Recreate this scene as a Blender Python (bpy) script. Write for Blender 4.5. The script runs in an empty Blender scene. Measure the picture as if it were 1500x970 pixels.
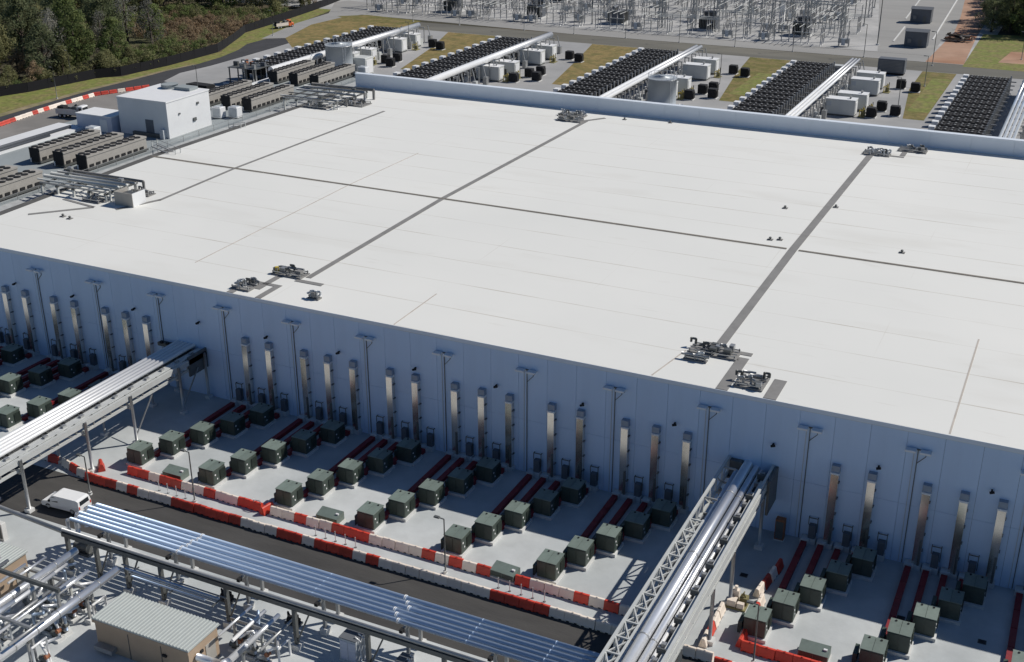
import bpy, math, random
from mathutils import Vector, Matrix
random.seed(7)
R = math.radians
C = bpy.context.scene.collection
SC = bpy.context.scene

# ------------------------------------------------------------------ camera
yaw, pitch, roll = R(25.8796), R(23.5829), R(-0.1681)
fwd = Vector((-math.sin(yaw)*math.cos(pitch), math.cos(yaw)*math.cos(pitch), -math.sin(pitch)))
rt0 = Vector((math.cos(yaw), math.sin(yaw), 0)); up0 = rt0.cross(fwd)
rt = math.cos(roll)*rt0 + math.sin(roll)*up0; up = -math.sin(roll)*rt0 + math.cos(roll)*up0
cd = bpy.data.cameras.new('camera'); cam = bpy.data.objects.new('camera', cd); C.objects.link(cam)
cd.sensor_width = 36; cd.lens = 1760.84/1500*36; cd.clip_start = 1; cd.clip_end = 6000
m = Matrix((rt, up, -fwd)).transposed().to_4x4(); m.translation = Vector((-0.94, -100.184, 64.563))
cam.matrix_world = m; SC.camera = cam

# ------------------------------------------------------------------ light
SUN_AZ, SUN_EL = R(43.0), R(43.4)            # azimuth measured from +x towards +y
w = bpy.data.worlds.new('World'); SC.world = w; w.use_nodes = True
nt = w.node_tree; nt.nodes.clear()
sky = nt.nodes.new('ShaderNodeTexSky'); sky.sky_type = 'NISHITA'; sky.sun_disc = False
sky.sun_elevation = SUN_EL; sky.sun_rotation = R(90) - SUN_AZ; sky.air_density = 1.0; sky.dust_density = 0.1; sky.ozone_density = 9.0
bg = nt.nodes.new('ShaderNodeBackground'); bg.inputs['Strength'].default_value = 0.053
wo = nt.nodes.new('ShaderNodeOutputWorld')
nt.links.new(sky.outputs[0], bg.inputs[0]); nt.links.new(bg.outputs[0], wo.inputs[0])
sd = bpy.data.lights.new('sun', 'SUN'); sd.energy = 4.15; sd.angle = R(0.53); sd.color = (1.0, 0.955, 0.89)
so = bpy.data.objects.new('sun', sd); C.objects.link(so)
sdir = Vector((math.cos(SUN_EL)*math.cos(SUN_AZ), math.cos(SUN_EL)*math.sin(SUN_AZ), math.sin(SUN_EL)))
so.rotation_euler = sdir.to_track_quat('Z', 'Y').to_euler(); so.location = (40, 40, 120)
SC.view_settings.view_transform = 'Standard'; SC.view_settings.look = 'None'
SC.view_settings.exposure = 0.0; SC.view_settings.gamma = 1.0; SC.view_settings.use_curve_mapping = False

# ------------------------------------------------------------------ materials
MATS = {}
def mat(name, col, rough=0.7, metal=0.0, var=0.12, scale=1.0, bump=0.0, rnd=0.0, col2=None, detail=5, bscale=None, stretch=None, c2pos=(0.42, 0.6)):
    m = bpy.data.materials.new(name); m.use_nodes = True; n = m.node_tree.nodes; l = m.node_tree.links
    p = n['Principled BSDF']; p.inputs['Roughness'].default_value = rough; p.inputs['Metallic'].default_value = metal
    tc = n.new('ShaderNodeTexCoord'); mp = n.new('ShaderNodeMapping'); l.new(tc.outputs['Object'], mp.inputs[0])
    if stretch: mp.inputs['Scale'].default_value = stretch
    nz = n.new('ShaderNodeTexNoise'); nz.inputs['Scale'].default_value = scale; nz.inputs['Detail'].default_value = detail
    nz.inputs['Roughness'].default_value = 0.65
    l.new(mp.outputs[0], nz.inputs['Vector'])
    mr = n.new('ShaderNodeMapRange'); mr.inputs['From Min'].default_value = 0.25; mr.inputs['From Max'].default_value = 0.75
    mr.inputs['To Min'].default_value = 1-var; mr.inputs['To Max'].default_value = 1+var
    l.new(nz.outputs['Fac'], mr.inputs['Value'])
    mul = n.new('ShaderNodeVectorMath'); mul.operation = 'SCALE'
    if col2 is not None:
        rp = n.new('ShaderNodeValToRGB'); rp.color_ramp.elements[0].color = (*col, 1); rp.color_ramp.elements[1].color = (*col2, 1)
        rp.color_ramp.elements[0].position = c2pos[0]; rp.color_ramp.elements[1].position = c2pos[1]
        n2 = n.new('ShaderNodeTexNoise'); n2.inputs['Scale'].default_value = scale*0.31; n2.inputs['Detail'].default_value = 6
        l.new(mp.outputs[0], n2.inputs['Vector']); l.new(n2.outputs['Fac'], rp.inputs[0]); l.new(rp.outputs[0], mul.inputs[0])
    else:
        mul.inputs[0].default_value = col
    l.new(mr.outputs[0], mul.inputs['Scale']); out = mul.outputs[0]
    if rnd:
        oi = n.new('ShaderNodeObjectInfo'); r2 = n.new('ShaderNodeMapRange'); r2.inputs['To Min'].default_value = 1-rnd; r2.inputs['To Max'].default_value = 1+rnd
        l.new(oi.outputs['Random'], r2.inputs['Value']); m2 = n.new('ShaderNodeVectorMath'); m2.operation = 'SCALE'
        l.new(out, m2.inputs[0]); l.new(r2.outputs[0], m2.inputs['Scale']); out = m2.outputs[0]
    l.new(out, p.inputs['Base Color'])
    if bump:
        b = n.new('ShaderNodeBump'); b.inputs['Strength'].default_value = bump; b.inputs['Distance'].default_value = 0.1
        n3 = n.new('ShaderNodeTexNoise'); n3.inputs['Scale'].default_value = bscale or scale*6; n3.inputs['Detail'].default_value = 4
        l.new(mp.outputs[0], n3.inputs['Vector']); l.new(n3.outputs['Fac'], b.inputs['Height']); l.new(b.outputs[0], p.inputs['Normal'])
    MATS[name] = m
    return m

mat('concrete', (0.425, 0.45, 0.45), 0.85, var=0.14, scale=0.25, bump=0.15, col2=(0.53, 0.55, 0.545))
mat('pad_concrete', (0.62, 0.62, 0.60), 0.85, var=0.12, scale=1.5, rnd=0.06)
mat('asphalt', (0.052, 0.050, 0.048), 0.85, var=0.3, scale=0.4, bump=0.2, bscale=8, col2=(0.064, 0.061, 0.057), stretch=(0.25, 1, 1))
mat('old_asphalt', (0.20, 0.19, 0.175), 0.9, var=0.14, scale=0.15, col2=(0.25, 0.235, 0.22))
mat('dark_asphalt', (0.045, 0.045, 0.048), 0.9, var=0.2, scale=0.3)
mat('gravel_yard', (0.31, 0.31, 0.305), 0.9, var=0.12, scale=0.12, bump=0.2, bscale=3, col2=(0.37, 0.365, 0.355))
mat('gravel_sub', (0.43, 0.425, 0.41), 0.95, var=0.16, scale=0.2, bump=0.4, bscale=2, col2=(0.34, 0.34, 0.33))
mat('verge_dark', (0.13, 0.125, 0.105), 0.95, var=0.22, scale=0.12, col2=(0.17, 0.16, 0.13), stretch=(0.2, 1, 1))
mat('road_light', (0.30, 0.295, 0.28), 0.9, var=0.12, scale=0.12, stretch=(0.2, 1, 1))
mat('grass_olive', (0.135, 0.125, 0.028), 0.95, var=0.4, scale=0.9, bump=0.5, bscale=3, col2=(0.20, 0.155, 0.055))
mat('grass_dry', (0.24, 0.175, 0.062), 0.95, var=0.4, scale=0.8, bump=0.5, bscale=3, col2=(0.16, 0.135, 0.04))
mat('grass_green', (0.17, 0.19, 0.04), 0.95, var=0.5, scale=0.8, bump=0.5, bscale=3, col2=(0.20, 0.175, 0.06))
mat('grass_blade', (0.12, 0.145, 0.03), 0.9, var=0.4, scale=0.3, col2=(0.2, 0.17, 0.06))
mat('clay', (0.34, 0.18, 0.105), 0.95, var=0.2, scale=0.12, bump=0.5, bscale=1, col2=(0.40, 0.25, 0.17))
mat('bare_soil', (0.27, 0.215, 0.13), 1.0, var=0.35, scale=0.5, col2=(0.2, 0.18, 0.09))
mat('forest_floor', (0.045, 0.042, 0.022), 1.0, var=0.35, scale=0.12, col2=(0.085, 0.065, 0.035))
mat('scrub_floor', (0.12, 0.082, 0.042), 1.0, var=0.35, scale=0.15, col2=(0.075, 0.075, 0.03))
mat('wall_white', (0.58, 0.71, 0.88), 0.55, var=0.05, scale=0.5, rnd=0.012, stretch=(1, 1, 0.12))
mat('joint_dark', (0.10, 0.11, 0.13), 0.8)
mat('parapet_metal', (0.74, 0.79, 0.84), 0.45, var=0.05, scale=0.1)
mat('walk_grey', (0.225, 0.22, 0.21), 0.8, var=0.16, scale=0.6)
mat('walk_dark', (0.10, 0.098, 0.092), 0.8, var=0.25, scale=0.5)
mat('ridge_brown', (0.20, 0.18, 0.15), 0.85, var=0.3, scale=0.35)
mat('seam_tan', (0.50, 0.455, 0.40), 0.8, var=0.2, scale=0.4)
mat('deck_grey', (0.285, 0.315, 0.32), 0.8, var=0.1, scale=0.15)
mat('deck_light', (0.40, 0.41, 0.405), 0.85, var=0.22, scale=1.2)
mat('white_paint', (0.74, 0.745, 0.74), 0.5, var=0.05, scale=0.4)
mat('white_bright', (0.80, 0.80, 0.79), 0.45, var=0.04)
mat('enclosure_white', (0.60, 0.61, 0.58), 0.5, var=0.06, scale=0.4, rnd=0.05)
mat('pale_blue', (0.50, 0.53, 0.62), 0.5, var=0.06)
mat('tank_grey', (0.42, 0.455, 0.475), 0.45, metal=0.2, var=0.06, scale=0.3)
mat('galv', (0.40, 0.405, 0.40), 0.45, metal=0.55, var=0.15, scale=1.5)
mat('steel_dark', (0.135, 0.14, 0.135), 0.5, metal=0.35, var=0.15, scale=1.2)
mat('steel_light', (0.56, 0.57, 0.545), 0.5, metal=0.15, var=0.1, scale=0.8)
mat('pipe_silver', (0.84, 0.85, 0.86), 0.28, metal=0.6, var=0.07, scale=0.7)
mat('pipe_white', (0.80, 0.80, 0.79), 0.4, metal=0.2, var=0.06, scale=0.5)
mat('pipe_sky_blue', (0.46, 0.57, 0.72), 0.5, metal=0.6, var=0.08, scale=0.5, stretch=(0.15, 1, 1))  # blue of the sky reflected in metal jackets, put into the base colour
mat('stainless', (0.76, 0.72, 0.66), 0.20, metal=0.9, var=0.1, scale=0.8, rnd=0.05)
mat('duct_elbow', (0.30, 0.35, 0.42), 0.5, metal=0.3)
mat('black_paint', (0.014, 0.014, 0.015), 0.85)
mat('cooler_black', (0.016, 0.016, 0.018), 0.85, rnd=0.1)
mat('fan_grey', (0.40, 0.40, 0.39), 0.6)
mat('trans_green_shade', (0.050, 0.068, 0.056), 0.5, var=0.2, scale=1.2, rnd=0.16)  # cabinet green darkened to carry the shade on the upright faces
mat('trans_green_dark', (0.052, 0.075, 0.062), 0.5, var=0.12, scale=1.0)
mat('trans_pale_lit', (0.165, 0.205, 0.178), 0.5, var=0.18, scale=1.0, rnd=0.12)  # paler copy of the cabinet green: sunlight on the lids put into colour
mat('chiller_tan', (0.37, 0.35, 0.315), 0.65, var=0.1, scale=1.0)
mat('barrier_red', (0.58, 0.055, 0.03), 0.5, var=0.2, scale=1.5, rnd=0.2)
mat('barrier_white', (0.84, 0.74, 0.63), 0.42, var=0.08, scale=1.5, rnd=0.08)
mat('trough_red', (0.22, 0.014, 0.02), 0.55, var=0.2, scale=1.2)
mat('shed_tan', (0.40, 0.30, 0.21), 0.75, var=0.07, scale=0.8)
mat('shed_roof', (0.46, 0.49, 0.465), 0.45, metal=0.1, var=0.06, scale=0.5)
mat('fence_black', (0.008, 0.008, 0.011), 1.0, var=0.2, scale=0.8)
mat('glass_dark', (0.02, 0.025, 0.03), 0.08)
mat('rubber', (0.025, 0.025, 0.025), 0.85)
mat('orange', (0.70, 0.16, 0.04), 0.5)
mat('yellow', (0.55, 0.42, 0.06), 0.5)
mat('olive_kit', (0.22, 0.20, 0.09), 0.6, var=0.2, scale=2)
mat('slate_grey', (0.125, 0.135, 0.15), 0.6, var=0.12, scale=0.4)
mat('rust', (0.30, 0.12, 0.06), 0.8)
mat('trunk', (0.075, 0.058, 0.043), 0.95, var=0.25, scale=2)
mat('lamp_grey', (0.55, 0.57, 0.58), 0.4, metal=0.3)
mat('cabinet_grey', (0.50, 0.53, 0.55), 0.5, var=0.05)
mat('ceramic', (0.36, 0.35, 0.34), 0.4)
def leafmat(name, c1, c2):
    m = mat(name, c1, 0.85, var=0.45, scale=0.9, rnd=0.22, col2=c2)
    n = m.node_tree.nodes; l = m.node_tree.links; p = n['Principled BSDF']; p.inputs['Specular IOR Level'].default_value = 0.2
    tr = n.new('ShaderNodeBsdfTranslucent'); mx = n.new('ShaderNodeMixShader'); mx.inputs[0].default_value = 0.5
    l.new(p.inputs['Base Color'].links[0].from_socket, tr.inputs['Color']); l.new(p.outputs[0], mx.inputs[1]); l.new(tr.outputs[0], mx.inputs[2]); l.new(mx.outputs[0], n['Material Output'].inputs[0])
leafmat('leaf_dark', (0.131, 0.156, 0.083), (0.181, 0.198, 0.107))
leafmat('leaf_olive', (0.231, 0.237, 0.112), (0.294, 0.285, 0.144))
leafmat('leaf_green', (0.156, 0.206, 0.077), (0.231, 0.269, 0.103))
leafmat('leaf_brown', (0.300, 0.225, 0.144), (0.400, 0.300, 0.194))
leafmat('leaf_grey', (0.250, 0.244, 0.206), (0.312, 0.300, 0.256))

# roof membrane: white sheet with faint intermittent seams parallel to the ridge and mild dirt
def roof_material():
    m = bpy.data.materials.new('roof_membrane'); m.use_nodes = True; n = m.node_tree.nodes; l = m.node_tree.links
    p = n['Principled BSDF']; p.inputs['Roughness'].default_value = 0.75
    tc = n.new('ShaderNodeTexCoord'); sp = n.new('ShaderNodeSeparateXYZ'); l.new(tc.outputs['Object'], sp.inputs[0])
    def math_(op, a, b=None):
        x = n.new('ShaderNodeMath'); x.operation = op
        for i, s in enumerate((a, b)):
            if s is None: continue
            if isinstance(s, (int, float)): x.inputs[i].default_value = s
            else: l.new(s, x.inputs[i])
        return x.outputs[0]
    def line(sock, period, width):
        md = math_('PINGPONG', sock, period/2)
        mr = n.new('ShaderNodeMapRange'); mr.interpolation_type = 'SMOOTHSTEP'
        mr.inputs['From Min'].default_value = 0; mr.inputs['From Max'].default_value = width
        mr.inputs['To Min'].default_value = 1; mr.inputs['To Max'].default_value = 0
        l.new(md, mr.inputs['Value']); return mr.outputs[0]
    def noise(sc, st, lo, hi, det=5):
        mp = n.new('ShaderNodeMapping'); mp.inputs['Scale'].default_value = st; l.new(tc.outputs['Object'], mp.inputs[0])
        nz = n.new('ShaderNodeTexNoise'); nz.inputs['Scale'].default_value = sc; nz.inputs['Detail'].default_value = det; l.new(mp.outputs[0], nz.inputs['Vector'])
        mr = n.new('ShaderNodeMapRange'); mr.inputs['From Min'].default_value = lo; mr.inputs['From Max'].default_value = hi; l.new(nz.outputs['Fac'], mr.inputs['Value'])
        return mr.outputs[0]
    s1 = math_('MULTIPLY', line(sp.outputs['Y'], 6.6, 0.16), noise(0.09, (1, 3, 1), 0.44, 0.70))
    s2 = math_('MULTIPLY', line(sp.outputs['X'], 16.0, 0.10), noise(0.07, (1, 1, 1), 0.50, 0.66))
    s3 = math_('MULTIPLY', line(sp.outputs['Y'], 6.6, 0.09), 0.22)
    s = math_('ADD', math_('MULTIPLY', s1, 0.62), math_('ADD', math_('MULTIPLY', s2, 0.22), s3))
    ob = noise(0.5, (0.35, 1, 1), 0.66, 0.78, 8)
    s = math_('ADD', s, math_('MULTIPLY', ob, 0.12))
    s = math_('ADD', s, math_('MULTIPLY', noise(0.11, (0.5, 1.6, 1), 0.56, 0.74, 9), 0.13))
    s = math_('ADD', s, math_('MULTIPLY', noise(1.3, (0.12, 1.0, 1), 0.68, 0.80, 6), 0.16))
    r = n.new('ShaderNodeValToRGB'); r.color_ramp.elements[0].color = (0.715, 0.715, 0.675, 1); r.color_ramp.elements[1].color = (0.765, 0.76, 0.715, 1)
    l.new(noise(0.035, (1, 1, 1), 0.3, 0.7), r.inputs[0])
    mx = n.new('ShaderNodeMix'); mx.data_type = 'RGBA'; l.new(s, mx.inputs['Factor']); l.new(r.outputs[0], mx.inputs['A']); mx.inputs['B'].default_value = (0.36, 0.31, 0.23, 1)
    l.new(mx.outputs['Result'], p.inputs['Base Color'])
    MATS['roof_membrane'] = m
roof_material()

# ------------------------------------------------------------------ mesh helpers
class B:
    def __init__(s): s.v = []; s.f = []; s.s = []
    def add(s, vs, fs, smooth=False):
        o = len(s.v); s.v += [tuple(x) for x in vs]; s.f += [tuple(i+o for i in f) for f in fs]; s.s += [smooth]*len(fs); return s
    def box(s, x0, x1, y0, y1, z0, z1):
        vs = [(x, y, z) for z in (z0, z1) for y in (y0, y1) for x in (x0, x1)]
        return s.add(vs, [(0, 2, 3, 1), (4, 5, 7, 6), (0, 1, 5, 4), (2, 6, 7, 3), (0, 4, 6, 2), (1, 3, 7, 5)])
    def cbox(s, cx, cy, cz, sx, sy, sz): return s.box(cx-sx/2, cx+sx/2, cy-sy/2, cy+sy/2, cz-sz/2, cz+sz/2)
    def bbox(s, x0, x1, y0, y1, z0, z1, c=0.06):          # box with chamfered top and vertical edges
        def ring(x0, x1, y0, y1, z): return [(x0+c, y0, z), (x1-c, y0, z), (x1, y0+c, z), (x1, y1-c, z), (x1-c, y1, z), (x0+c, y1, z), (x0, y1-c, z), (x0, y0+c, z)]
        a = ring(x0, x1, y0, y1, z0); b = ring(x0, x1, y0, y1, z1-c); t = ring(x0+c, x1-c, y0+c, y1-c, z1)
        fs = [tuple(range(7, -1, -1)), tuple(range(16, 24))]
        for i in range(8):
            j = (i+1) % 8; fs += [(i, j, j+8, i+8), (i+8, j+8, j+16, i+16)]
        return s.add(a+b+t, fs)
    def beam(s, p0, p1, w, h=None):
        p0 = Vector(p0); p1 = Vector(p1); h = h or w; d = (p1-p0).normalized()
        a = Vector((0, 0, 1)) if abs(d.z) < 0.95 else Vector((1, 0, 0))
        u = d.cross(a).normalized()*w/2; t = u.normalized().cross(d).normalized()*h/2
        vs = [p0-u-t, p0+u-t, p0+u+t, p0-u+t, p1-u-t, p1+u-t, p1+u+t, p1-u+t]
        return s.add(vs, [(0, 1, 2, 3), (7, 6, 5, 4), (0, 4, 5, 1), (1, 5, 6, 2), (2, 6, 7, 3), (3, 7, 4, 0)])
    def cyl(s, p0, p1, r, n=10, r2=None, caps=True):
        p0 = Vector(p0); p1 = Vector(p1); r2 = r if r2 is None else r2; d = (p1-p0).normalized()
        a = Vector((0, 0, 1)) if abs(d.z) < 0.95 else Vector((1, 0, 0))
        u = d.cross(a).normalized(); t = u.cross(d)
        ring = lambda p, q: [p + (u*math.cos(2*math.pi*i/n) + t*math.sin(2*math.pi*i/n))*q for i in range(n)]
        o = len(s.v)
        s.add(ring(p0, r)+ring(p1, r2), [(i, n+i, n+(i+1) % n, (i+1) % n)[::-1] for i in range(n)], True)
        if caps: s.add([], [tuple(o+i-len(s.v) for i in range(n)), tuple(o+n+i-len(s.v) for i in range(n-1, -1, -1))])
        return s
    def tube(s, pts, r, n=10):
        for i in range(len(pts)-1):
            p, q = Vector(pts[i]), Vector(pts[i+1]); s.cyl(p, q, r, n)
            if 0 < i: s.ball(p, r*1.02, 6)
        return s
    def ball(s, c, r, n=8, sz=1.0):
        c = Vector(c); m = n//2; vs = [c+Vector((0, 0, r*sz))]; fs = []
        for j in range(1, m):
            th = math.pi*j/m
            vs += [c+Vector((r*math.sin(th)*math.cos(2*math.pi*i/n), r*math.sin(th)*math.sin(2*math.pi*i/n), r*sz*math.cos(th))) for i in range(n)]
        vs.append(c-Vector((0, 0, r*sz)))
        for i in range(n):
            fs.append((0, 1+i, 1+(i+1) % n)); fs.append((len(vs)-1, 1+(m-2)*n+(i+1) % n, 1+(m-2)*n+i))
            for j in range(m-2): a = 1+j*n; fs.append((a+i, a+n+i, a+n+(i+1) % n, a+(i+1) % n))
        return s.add(vs, fs, True)
    def prism(s, pts, z0, z1):
        n = len(pts); return s.add([(x, y, z0) for x, y in pts]+[(x, y, z1) for x, y in pts],
            [tuple(range(n-1, -1, -1)), tuple(range(n, 2*n))]+[(i, (i+1) % n, n+(i+1) % n, n+i) for i in range(n)])
    def ext(s, prof, x0, x1):                              # profile in (y,z) extruded along x
        n = len(prof); return s.add([(x0, y, z) for y, z in prof]+[(x1, y, z) for y, z in prof],
            [tuple(range(n)), tuple(range(2*n-1, n-1, -1))]+[(i, n+i, n+(i+1) % n, (i+1) % n) for i in range(n)])
    def mesh(s, name, material):
        me = bpy.data.meshes.new(name); me.from_pydata(s.v, [], s.f); me.polygons.foreach_set('use_smooth', s.s)
        me.materials.append(MATS[material]); me.update(); return me
    def build(s, name, material, parent=None, loc=None):
        o = bpy.data.objects.new(name, s.mesh(name, material)); C.objects.link(o)
        if parent: o.parent = parent
        if loc: o.location = loc
        return o
def tag(o, label=None, cat=None, group=None, kind=None):
    if label: o['label'] = label
    if cat: o['category'] = cat
    if group: o['group'] = group
    if kind: o['kind'] = kind
    return o
def thing(name, label, cat, loc=(0, 0, 0), rz=0, group=None):
    o = bpy.data.objects.new(name, None); o.empty_display_size = 0.3; C.objects.link(o); o.location = loc; o.rotation_euler = (0, 0, rz)
    return tag(o, label, cat, group)
KIDS = {}
def kids(o):
    if o.name not in KIDS: KIDS[o.name] = [x for x in o.children]
    return KIDS[o.name]
def dup(root, loc, rz=0, label=None, group=None, scale=None):
    r = root.copy(); C.objects.link(r); r.location = loc; r.rotation_euler = (0, 0, rz)
    if scale: r.scale = scale
    tag(r, label, None, group)
    for ch in kids(root):
        c = ch.copy(); C.objects.link(c); c.parent = r
        for g in kids(ch):
            d = g.copy(); C.objects.link(d); d.parent = c
    return r
ORD = ['first', 'second', 'third', 'fourth', 'fifth', 'sixth', 'seventh', 'eighth', 'ninth', 'tenth', 'eleventh', 'twelfth', 'thirteenth', 'fourteenth', 'fifteenth', 'sixteenth']

# ------------------------------------------------------------------ ground
def sheet(name, pts, z, material):
    n = len(pts); b = B(); b.add([(x, y, z) for x, y in pts], [tuple(range(n))])
    o = b.build(name, material); return tag(o, kind='structure')
def rect(name, x0, x1, y0, y1, z, material): return sheet(name, [(x0, y0), (x1, y0), (x1, y1), (x0, y1)], z, material)
rect('ground', -1500, 1500, -600, 2500, -0.03, 'forest_floor')
rect('pavement', -260, 120, -21.4, 60, 0.0, 'concrete')
rect('pavement', -260, 120, -120, -29.0, 0.0, 'concrete')
rect('road', -260, 120, -29.0, -21.4, 0.004, 'asphalt')
rect('ground_yard', -222, 90, 60, 236, 0.004, 'gravel_yard')
sheet('asphalt_yard', [(-219.8, 40), (-150, 40), (-150, 118), (-200, 126), (-213, 128), (-220.4, 121)], 0.010, 'old_asphalt')
sheet('grass_verge', [(-241.5, 60), (-222, 60), (-224.6, 104), (-225.6, 123), (-224.6, 139), (-224.5, 150), (-223, 160), (-223.5, 171), (-226, 182.5), (-229.5, 191), (-229.6, 200), (-236, 222), (-244, 262), (-250, 264.5), (-246.6, 243), (-244, 224), (-242, 206.5), (-238.4, 199), (-232.8, 186.4), (-228.8, 178), (-228.8, 155), (-230, 145), (-230, 138.7), (-235, 134.8), (-237.5, 120), (-240.4, 108)], 0.008, 'grass_green')
sheet('asphalt_drive', [(-222, 60), (-219.2, 60), (-220.0, 100), (-220.4, 120), (-220.7, 124), (-216.5, 127.8), (-210.5, 133), (-209, 136), (-216.3, 139), (-219.4, 149), (-218.2, 160), (-218.3, 176), (-218.6, 190), (-219, 198), (-223.5, 205), (-229.6, 200), (-229.5, 191), (-226, 182.5), (-223.5, 171), (-223, 160), (-224.5, 150), (-224.6, 139), (-225.6, 123), (-224.6, 104)], 0.013, 'dark_asphalt')
sheet('bare_verge', [(-224.0, 60), (-222, 60), (-224.6, 104), (-225.6, 123), (-224.6, 139), (-224.5, 150), (-223, 160), (-224.0, 160), (-225.8, 150), (-226, 139), (-227.4, 123), (-227, 104)], 0.016, 'bare_soil')
sheet('road', [(-231, 200), (-225, 204), (-232, 228), (-231, 245), (-228, 252), (-150, 247.4), (60, 247.4), (60, 257), (-150, 257), (-250, 278), (-252, 272), (-240, 250), (-238, 228)], 0.016, 'road_light')
sheet('grass_verge', [(-225, 204), (-214, 192), (-204, 215), (-203, 236), (-200, 242), (-228, 250), (-231, 244), (-232, 228)], 0.019, 'grass_dry')
sheet('grass_verge', [(-234, 246), (-222, 240), (-203, 241), (-203, 249), (-226, 252.5)], 0.022, 'grass_olive')
rect('verge_strip', -203, 60, 234.5, 247.0, 0.010, 'verge_dark')
rect('ground_substation', -330, -30, 257.4, 520, 0.010, 'gravel_sub')
sheet('pavement', [(-58, 257.2), (-43.5, 257.2), (-44, 285), (-42, 310), (-47, 380), (-60, 520), (-90, 520), (-76, 360)], 0.013, 'road_light')
sheet('clay_ground', [(-43.5, 248), (-33.5, 248), (-35.3, 296), (-36, 340), (-30, 420), (-52, 420), (-44.5, 332), (-42.5, 300)], 0.019, 'clay')
sheet('grass_field', [(-33.5, 245), (60, 245), (60, 320), (-34, 300)], 0.022, 'grass_green')
sheet('clay_ground', [(-25.4, 255), (-8, 256), (-7, 277), (-23.6, 273)], 0.026, 'clay')
for i, x in enumerate((-40.2, -82.8, -126.5, -171)):
    g = [('grass_olive', 0), ('grass_olive', 0), ('grass_dry', 0), ('grass_dry', 0)][i][0]
    sheet('grass_strip', [(x+2.0, 178), (x+6.6, 178), (x+6.6-1.0*i, 234.2), (x-2.0-4*i, 234.2), (x-1.6-1.5*i, 210)], 0.019, g)
rect('grass_strip', -38.5, -33.8, 186, 226, 0.023, 'grass_green')
rect('grass_strip', -80.8, -76.4, 186, 214, 0.023, 'grass_green')
sheet('scrub_ground', [(-243, 158), (-231, 165), (-234, 185), (-246, 210), (-248, 236), (-300, 246), (-310, 215), (-275, 180), (-254, 165)], 0.0, 'scrub_floor')

# ------------------------------------------------------------------ main building
H = 14.0; XL, XR, YB = -132.0, 46.0, 99.6; RY, RZ = 40.0, 14.62
bld = thing('data_centre_building', 'huge flat white-roofed data hall with pale panel walls', 'building')
B().box(XL, XR, 0.14, YB+1.0, 0, 13.55).build('wall_core', 'joint_dark', bld)
b = B()
b.add([(XL, -0.05, H), (XR, -0.05, H), (XR, RY, RZ), (XL, RY, RZ), (XR, YB, H), (XL, YB, H)], [(0, 1, 2, 3), (3, 2, 4, 5)])
b.add([(XL, -0.05, 13.56), (XR, -0.05, 13.56), (XR, -0.05, H), (XL, -0.05, H), (XR, YB, 13.56), (XR, YB, H), (XL, YB, 13.56), (XL, YB, H)], [(0, 1, 2, 3), (1, 4, 5, 2), (6, 0, 3, 7), (0, 6, 4, 1)])
roof = b.build('roof', 'roof_membrane', bld)
B().box(XL, XR, -0.11, -0.052, 13.62, 14.03).build('coping', 'parapet_metal', roof)
PW = 3.2; x = XL
pm = {}
def panel_mesh(wd, h):
    k = (round(wd, 3), h)
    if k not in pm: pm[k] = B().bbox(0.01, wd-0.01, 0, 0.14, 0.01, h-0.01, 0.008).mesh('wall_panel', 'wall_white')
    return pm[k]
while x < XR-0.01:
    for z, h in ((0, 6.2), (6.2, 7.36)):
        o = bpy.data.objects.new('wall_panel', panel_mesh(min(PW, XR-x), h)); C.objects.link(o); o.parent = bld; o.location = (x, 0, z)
    x += PW
x = XL
while x < XR-0.01:                                        # tall rear parapet, in panels
    o = B().box(0.01, min(6.4, XR-x)-0.01, YB, YB+1.0, 13.7, 16.4).build('parapet_panel', 'parapet_metal', bld, (x, 0, 0)); x += 6.4
B().box(XL-0.05, XR, YB-0.08, YB+1.1, 16.402, 16.55).build('parapet_coping', 'parapet_metal', bld)
def zr(y): return H+(RZ-H)*(y/RY if y < RY else (YB-y)/(YB-RY))
def strip(x0, y0, x1, y1, wd, material='walk_grey', name='roof_walkway', t=0.05):
    # a walkway mat laid on the roof, following its slope
    ys = [y0] + ([RY] if (y0-RY)*(y1-RY) < 0 else []) + [y1]
    b = B()
    for i in range(len(ys)-1):
        a, c = ys[i], ys[i+1]
        xa = x0+(x1-x0)*((a-y0)/(y1-y0) if y1 != y0 else 0); xc = x0+(x1-x0)*((c-y0)/(y1-y0) if y1 != y0 else 1)
        d = Vector((xc-xa, c-a, 0)).normalized(); nx, ny = -d.y*wd/2, d.x*wd/2
        q = [(xa+nx, a+ny), (xa-nx, a-ny), (xc-nx, c-ny), (xc+nx, c+ny)]
        b.add([(X, Y, zr(Y)-0.03) for X, Y in q]+[(X, Y, zr(Y)+t) for X, Y in q], [(0, 1, 2, 3), (7, 6, 5, 4), (0, 4, 5, 1), (1, 5, 6, 2), (2, 6, 7, 3), (3, 7, 4, 0)])
    return b.build(name, material, roof)
strip(-30.6, 9.5, -30.6, 91, 1.0); strip(-79.6, 7.5, -79.6, 92, 0.74); strip(-115.3, 23, -115.3, 83, 0.5)
strip(-27.6, 7.6, -27.6, 0.05, 1.15); strip(-33.0, 8.6, -27.0, 8.6, 0.7); strip(-23.0, 4.3, -23.0, 0.05, 1.2); strip(-29.5, 7.0, -27.9, 7.0, 0.5)
strip(-83.0, 6.5, -83.0, 2.2, 0.8); strip(-80.5, 6.3, -76.8, 6.3, 0.7); strip(-85.2, 2.0, -85.2, 0.05, 0.9); strip(-81.3, 3.6, -81.3, 0.05, 0.8); strip(-84.5, 3.9, -80.9, 3.9, 0.6)
strip(-26.0, 92, -26.0, 97, 0.8); strip(-31, 91.2, -25.6, 91.2, 0.7); strip(-79.9, 92, -77.5, 95.5, 0.7)
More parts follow.
